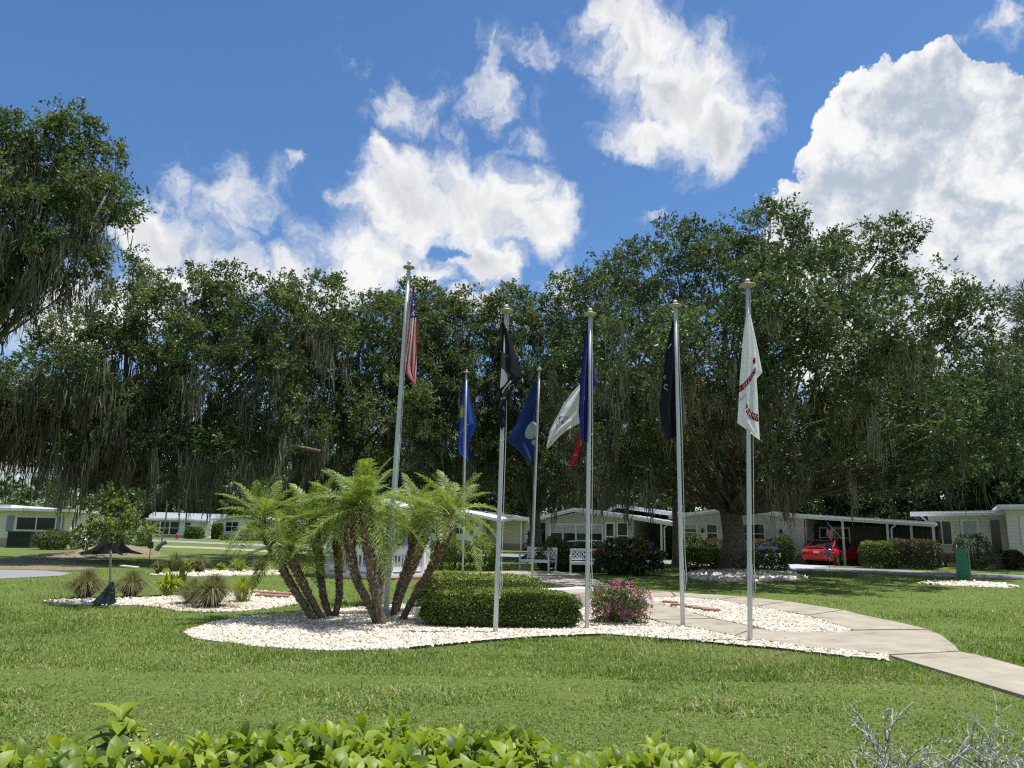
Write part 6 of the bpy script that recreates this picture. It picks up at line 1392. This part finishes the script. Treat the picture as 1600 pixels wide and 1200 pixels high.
for i in order[:300]:
    mt, k, t, _ = items[i]; o = link('leaf', LEAFM[k][t], hd); o.matrix_local = org @ mt
rest = Acc()
for i in order[300:]:
    mt, k, t, _ = items[i]; V, q, T = LMs[k]; Mx = np.array(mt); rest.add(V @ Mx[:3, :3].T+Mx[:3, 3], [q], 0, np.clip(T+(.08, .30, .48, .64, .84)[t], 0, 1))
o = rest.build('foliage', [M['vib']], hd, (-.45, 2.45, 0), True, True); o['kind'] = 'stuff'
o = stem_acc.build('stem', [M['stem']], hd, (-.45, 2.45, 0)); o['kind'] = 'stuff'
# tall shoot at the left with dark old leaves, and a sprig of buds
for (px, py, Y, n0) in ((190, 1092, 2.35, 5),):
    tip = AT(px, py+34, Y); a = Acc(); a.tube([tip-np.array([.02, 0, .4]), tip-np.array([.0, 0, .15]), tip], [.007, .006, .004], 6); a.build('shoot_stem', [M['stem']], hd, (-.45, 2.45, 0))
    for (azm, elv, s, t, dz) in ((3.3, .75, .105, 4, 0), (.15, .95, .115, 4, 0), (-1.2, .35, .105, 3, -.01), (1.7, .8, .09, 3, 0), (-.35, .35, .10, 2, -.03), (3.6, .2, .10, 0, -.045), (2.6, -.1, .10, 0, -.06), (-.9, .0, .09, 0, -.075), (-2.2, .05, .10, 0, -.07), (.4, .2, .09, 1, -.06)):
        o = link('leaf', LEAFM[int(hrng.integers(0, 6))][t], hd); o.matrix_local = org @ Matrix.Translation(tip+np.array([0, 0, dz])) @ Matrix.Rotation(azm, 4, 'Z') @ Matrix.Rotation(-elv, 4, 'Y') @ Matrix.Scale(s, 4)
c = AT(218, 1172, 2.15); a = Acc(); t = (1+5**.5)/2
ICO = nrm(np.array([(-1,t,0),(1,t,0),(-1,-t,0),(1,-t,0),(0,-1,t),(0,1,t),(0,-1,-t),(0,1,-t),(t,0,-1),(t,0,1),(-t,0,-1),(-t,0,1)], float)); ICOF = np.array([(0,11,5),(0,5,1),(0,1,7),(0,7,10),(0,10,11),(1,5,9),(5,11,4),(11,10,2),(10,7,6),(7,1,8),(3,9,4),(3,4,2),(3,2,6),(3,6,8),(3,8,9),(4,9,5),(2,4,11),(6,2,10),(8,6,7),(9,8,1)])
for k in range(70): q = hrng.normal(0, 1, 3)*np.array([.016, .018, .024]); a.add(ICO*hrng.uniform(.0025, .0042)+c+q, [ICOF])
o = a.build('flower_buds', [M['berry']], hd, (-.45, 2.45, 0)); o['kind'] = 'stuff'
# ------------------------------------------------------------------ dead grey bush at lower right
drng = np.random.default_rng(66); dbp = np.array([1.55, 2.35, 0.0]); db = thing('dead_bush', 'leafless grey lichened bush in the lower right corner', 'bush', dbp)
lich = []; main = [0]
def twig(a, p, d, L, r, lev):
    n = 4; pts = [p]; dd = d
    for k in range(n-1):
        dd = nrm(dd+drng.normal(0, .16, 3)); pts.append(pts[-1]+dd*L/(n-1))
    a.tube(np.array(pts), np.linspace(r, r*(.66 if lev else .5), n), 6 if r > .005 else 5)
    if drng.random() < .3: lich.append(pts[drng.integers(1, 4)])
    if lev == 0 or r < .0016: return
    for k in range(drng.integers(2, 4)):
        s = pts[-1] if k == 0 else pts[drng.integers(1, n)]; nd = nrm(dd*.75+drng.normal(0, .6, 3)+np.array([0, 0, .15])); twig(a, s, nd, L*drng.uniform(.55, .85), r*drng.uniform(.55, .75), lev-1)
for k in range(34):
    px = 1385+k*8+drng.normal(0, 8); y = 2.35+drng.normal(0, .16); top = AT(px, 1184+drng.normal(0, 9), y); z0 = .55; s = np.array([top[0]+drng.normal(0, .04), y, z0])
    a = Acc(); a.tube(np.array([s-np.array([0, 0, .6]), s]), [.011, .009], 6); twig(a, s, nrm(top-s+drng.normal(0, .05, 3)), np.linalg.norm(top-s)*.45, .0105, 4); a.build('branch', [M['deadwood']], db, dbp, smooth=True)
P = np.array(lich); n = len(P)*14; C = np.repeat(P, 14, 0)+drng.normal(0, .007, (n, 3)); V, T, tt = leaves(C, rdir(drng, n), rdir(drng, n), .018, .004, .1); o = link('lichen', mesh_arrays('lichen', V-dbp, [T], [M['lichen']]), db); o['kind'] = 'stuff'
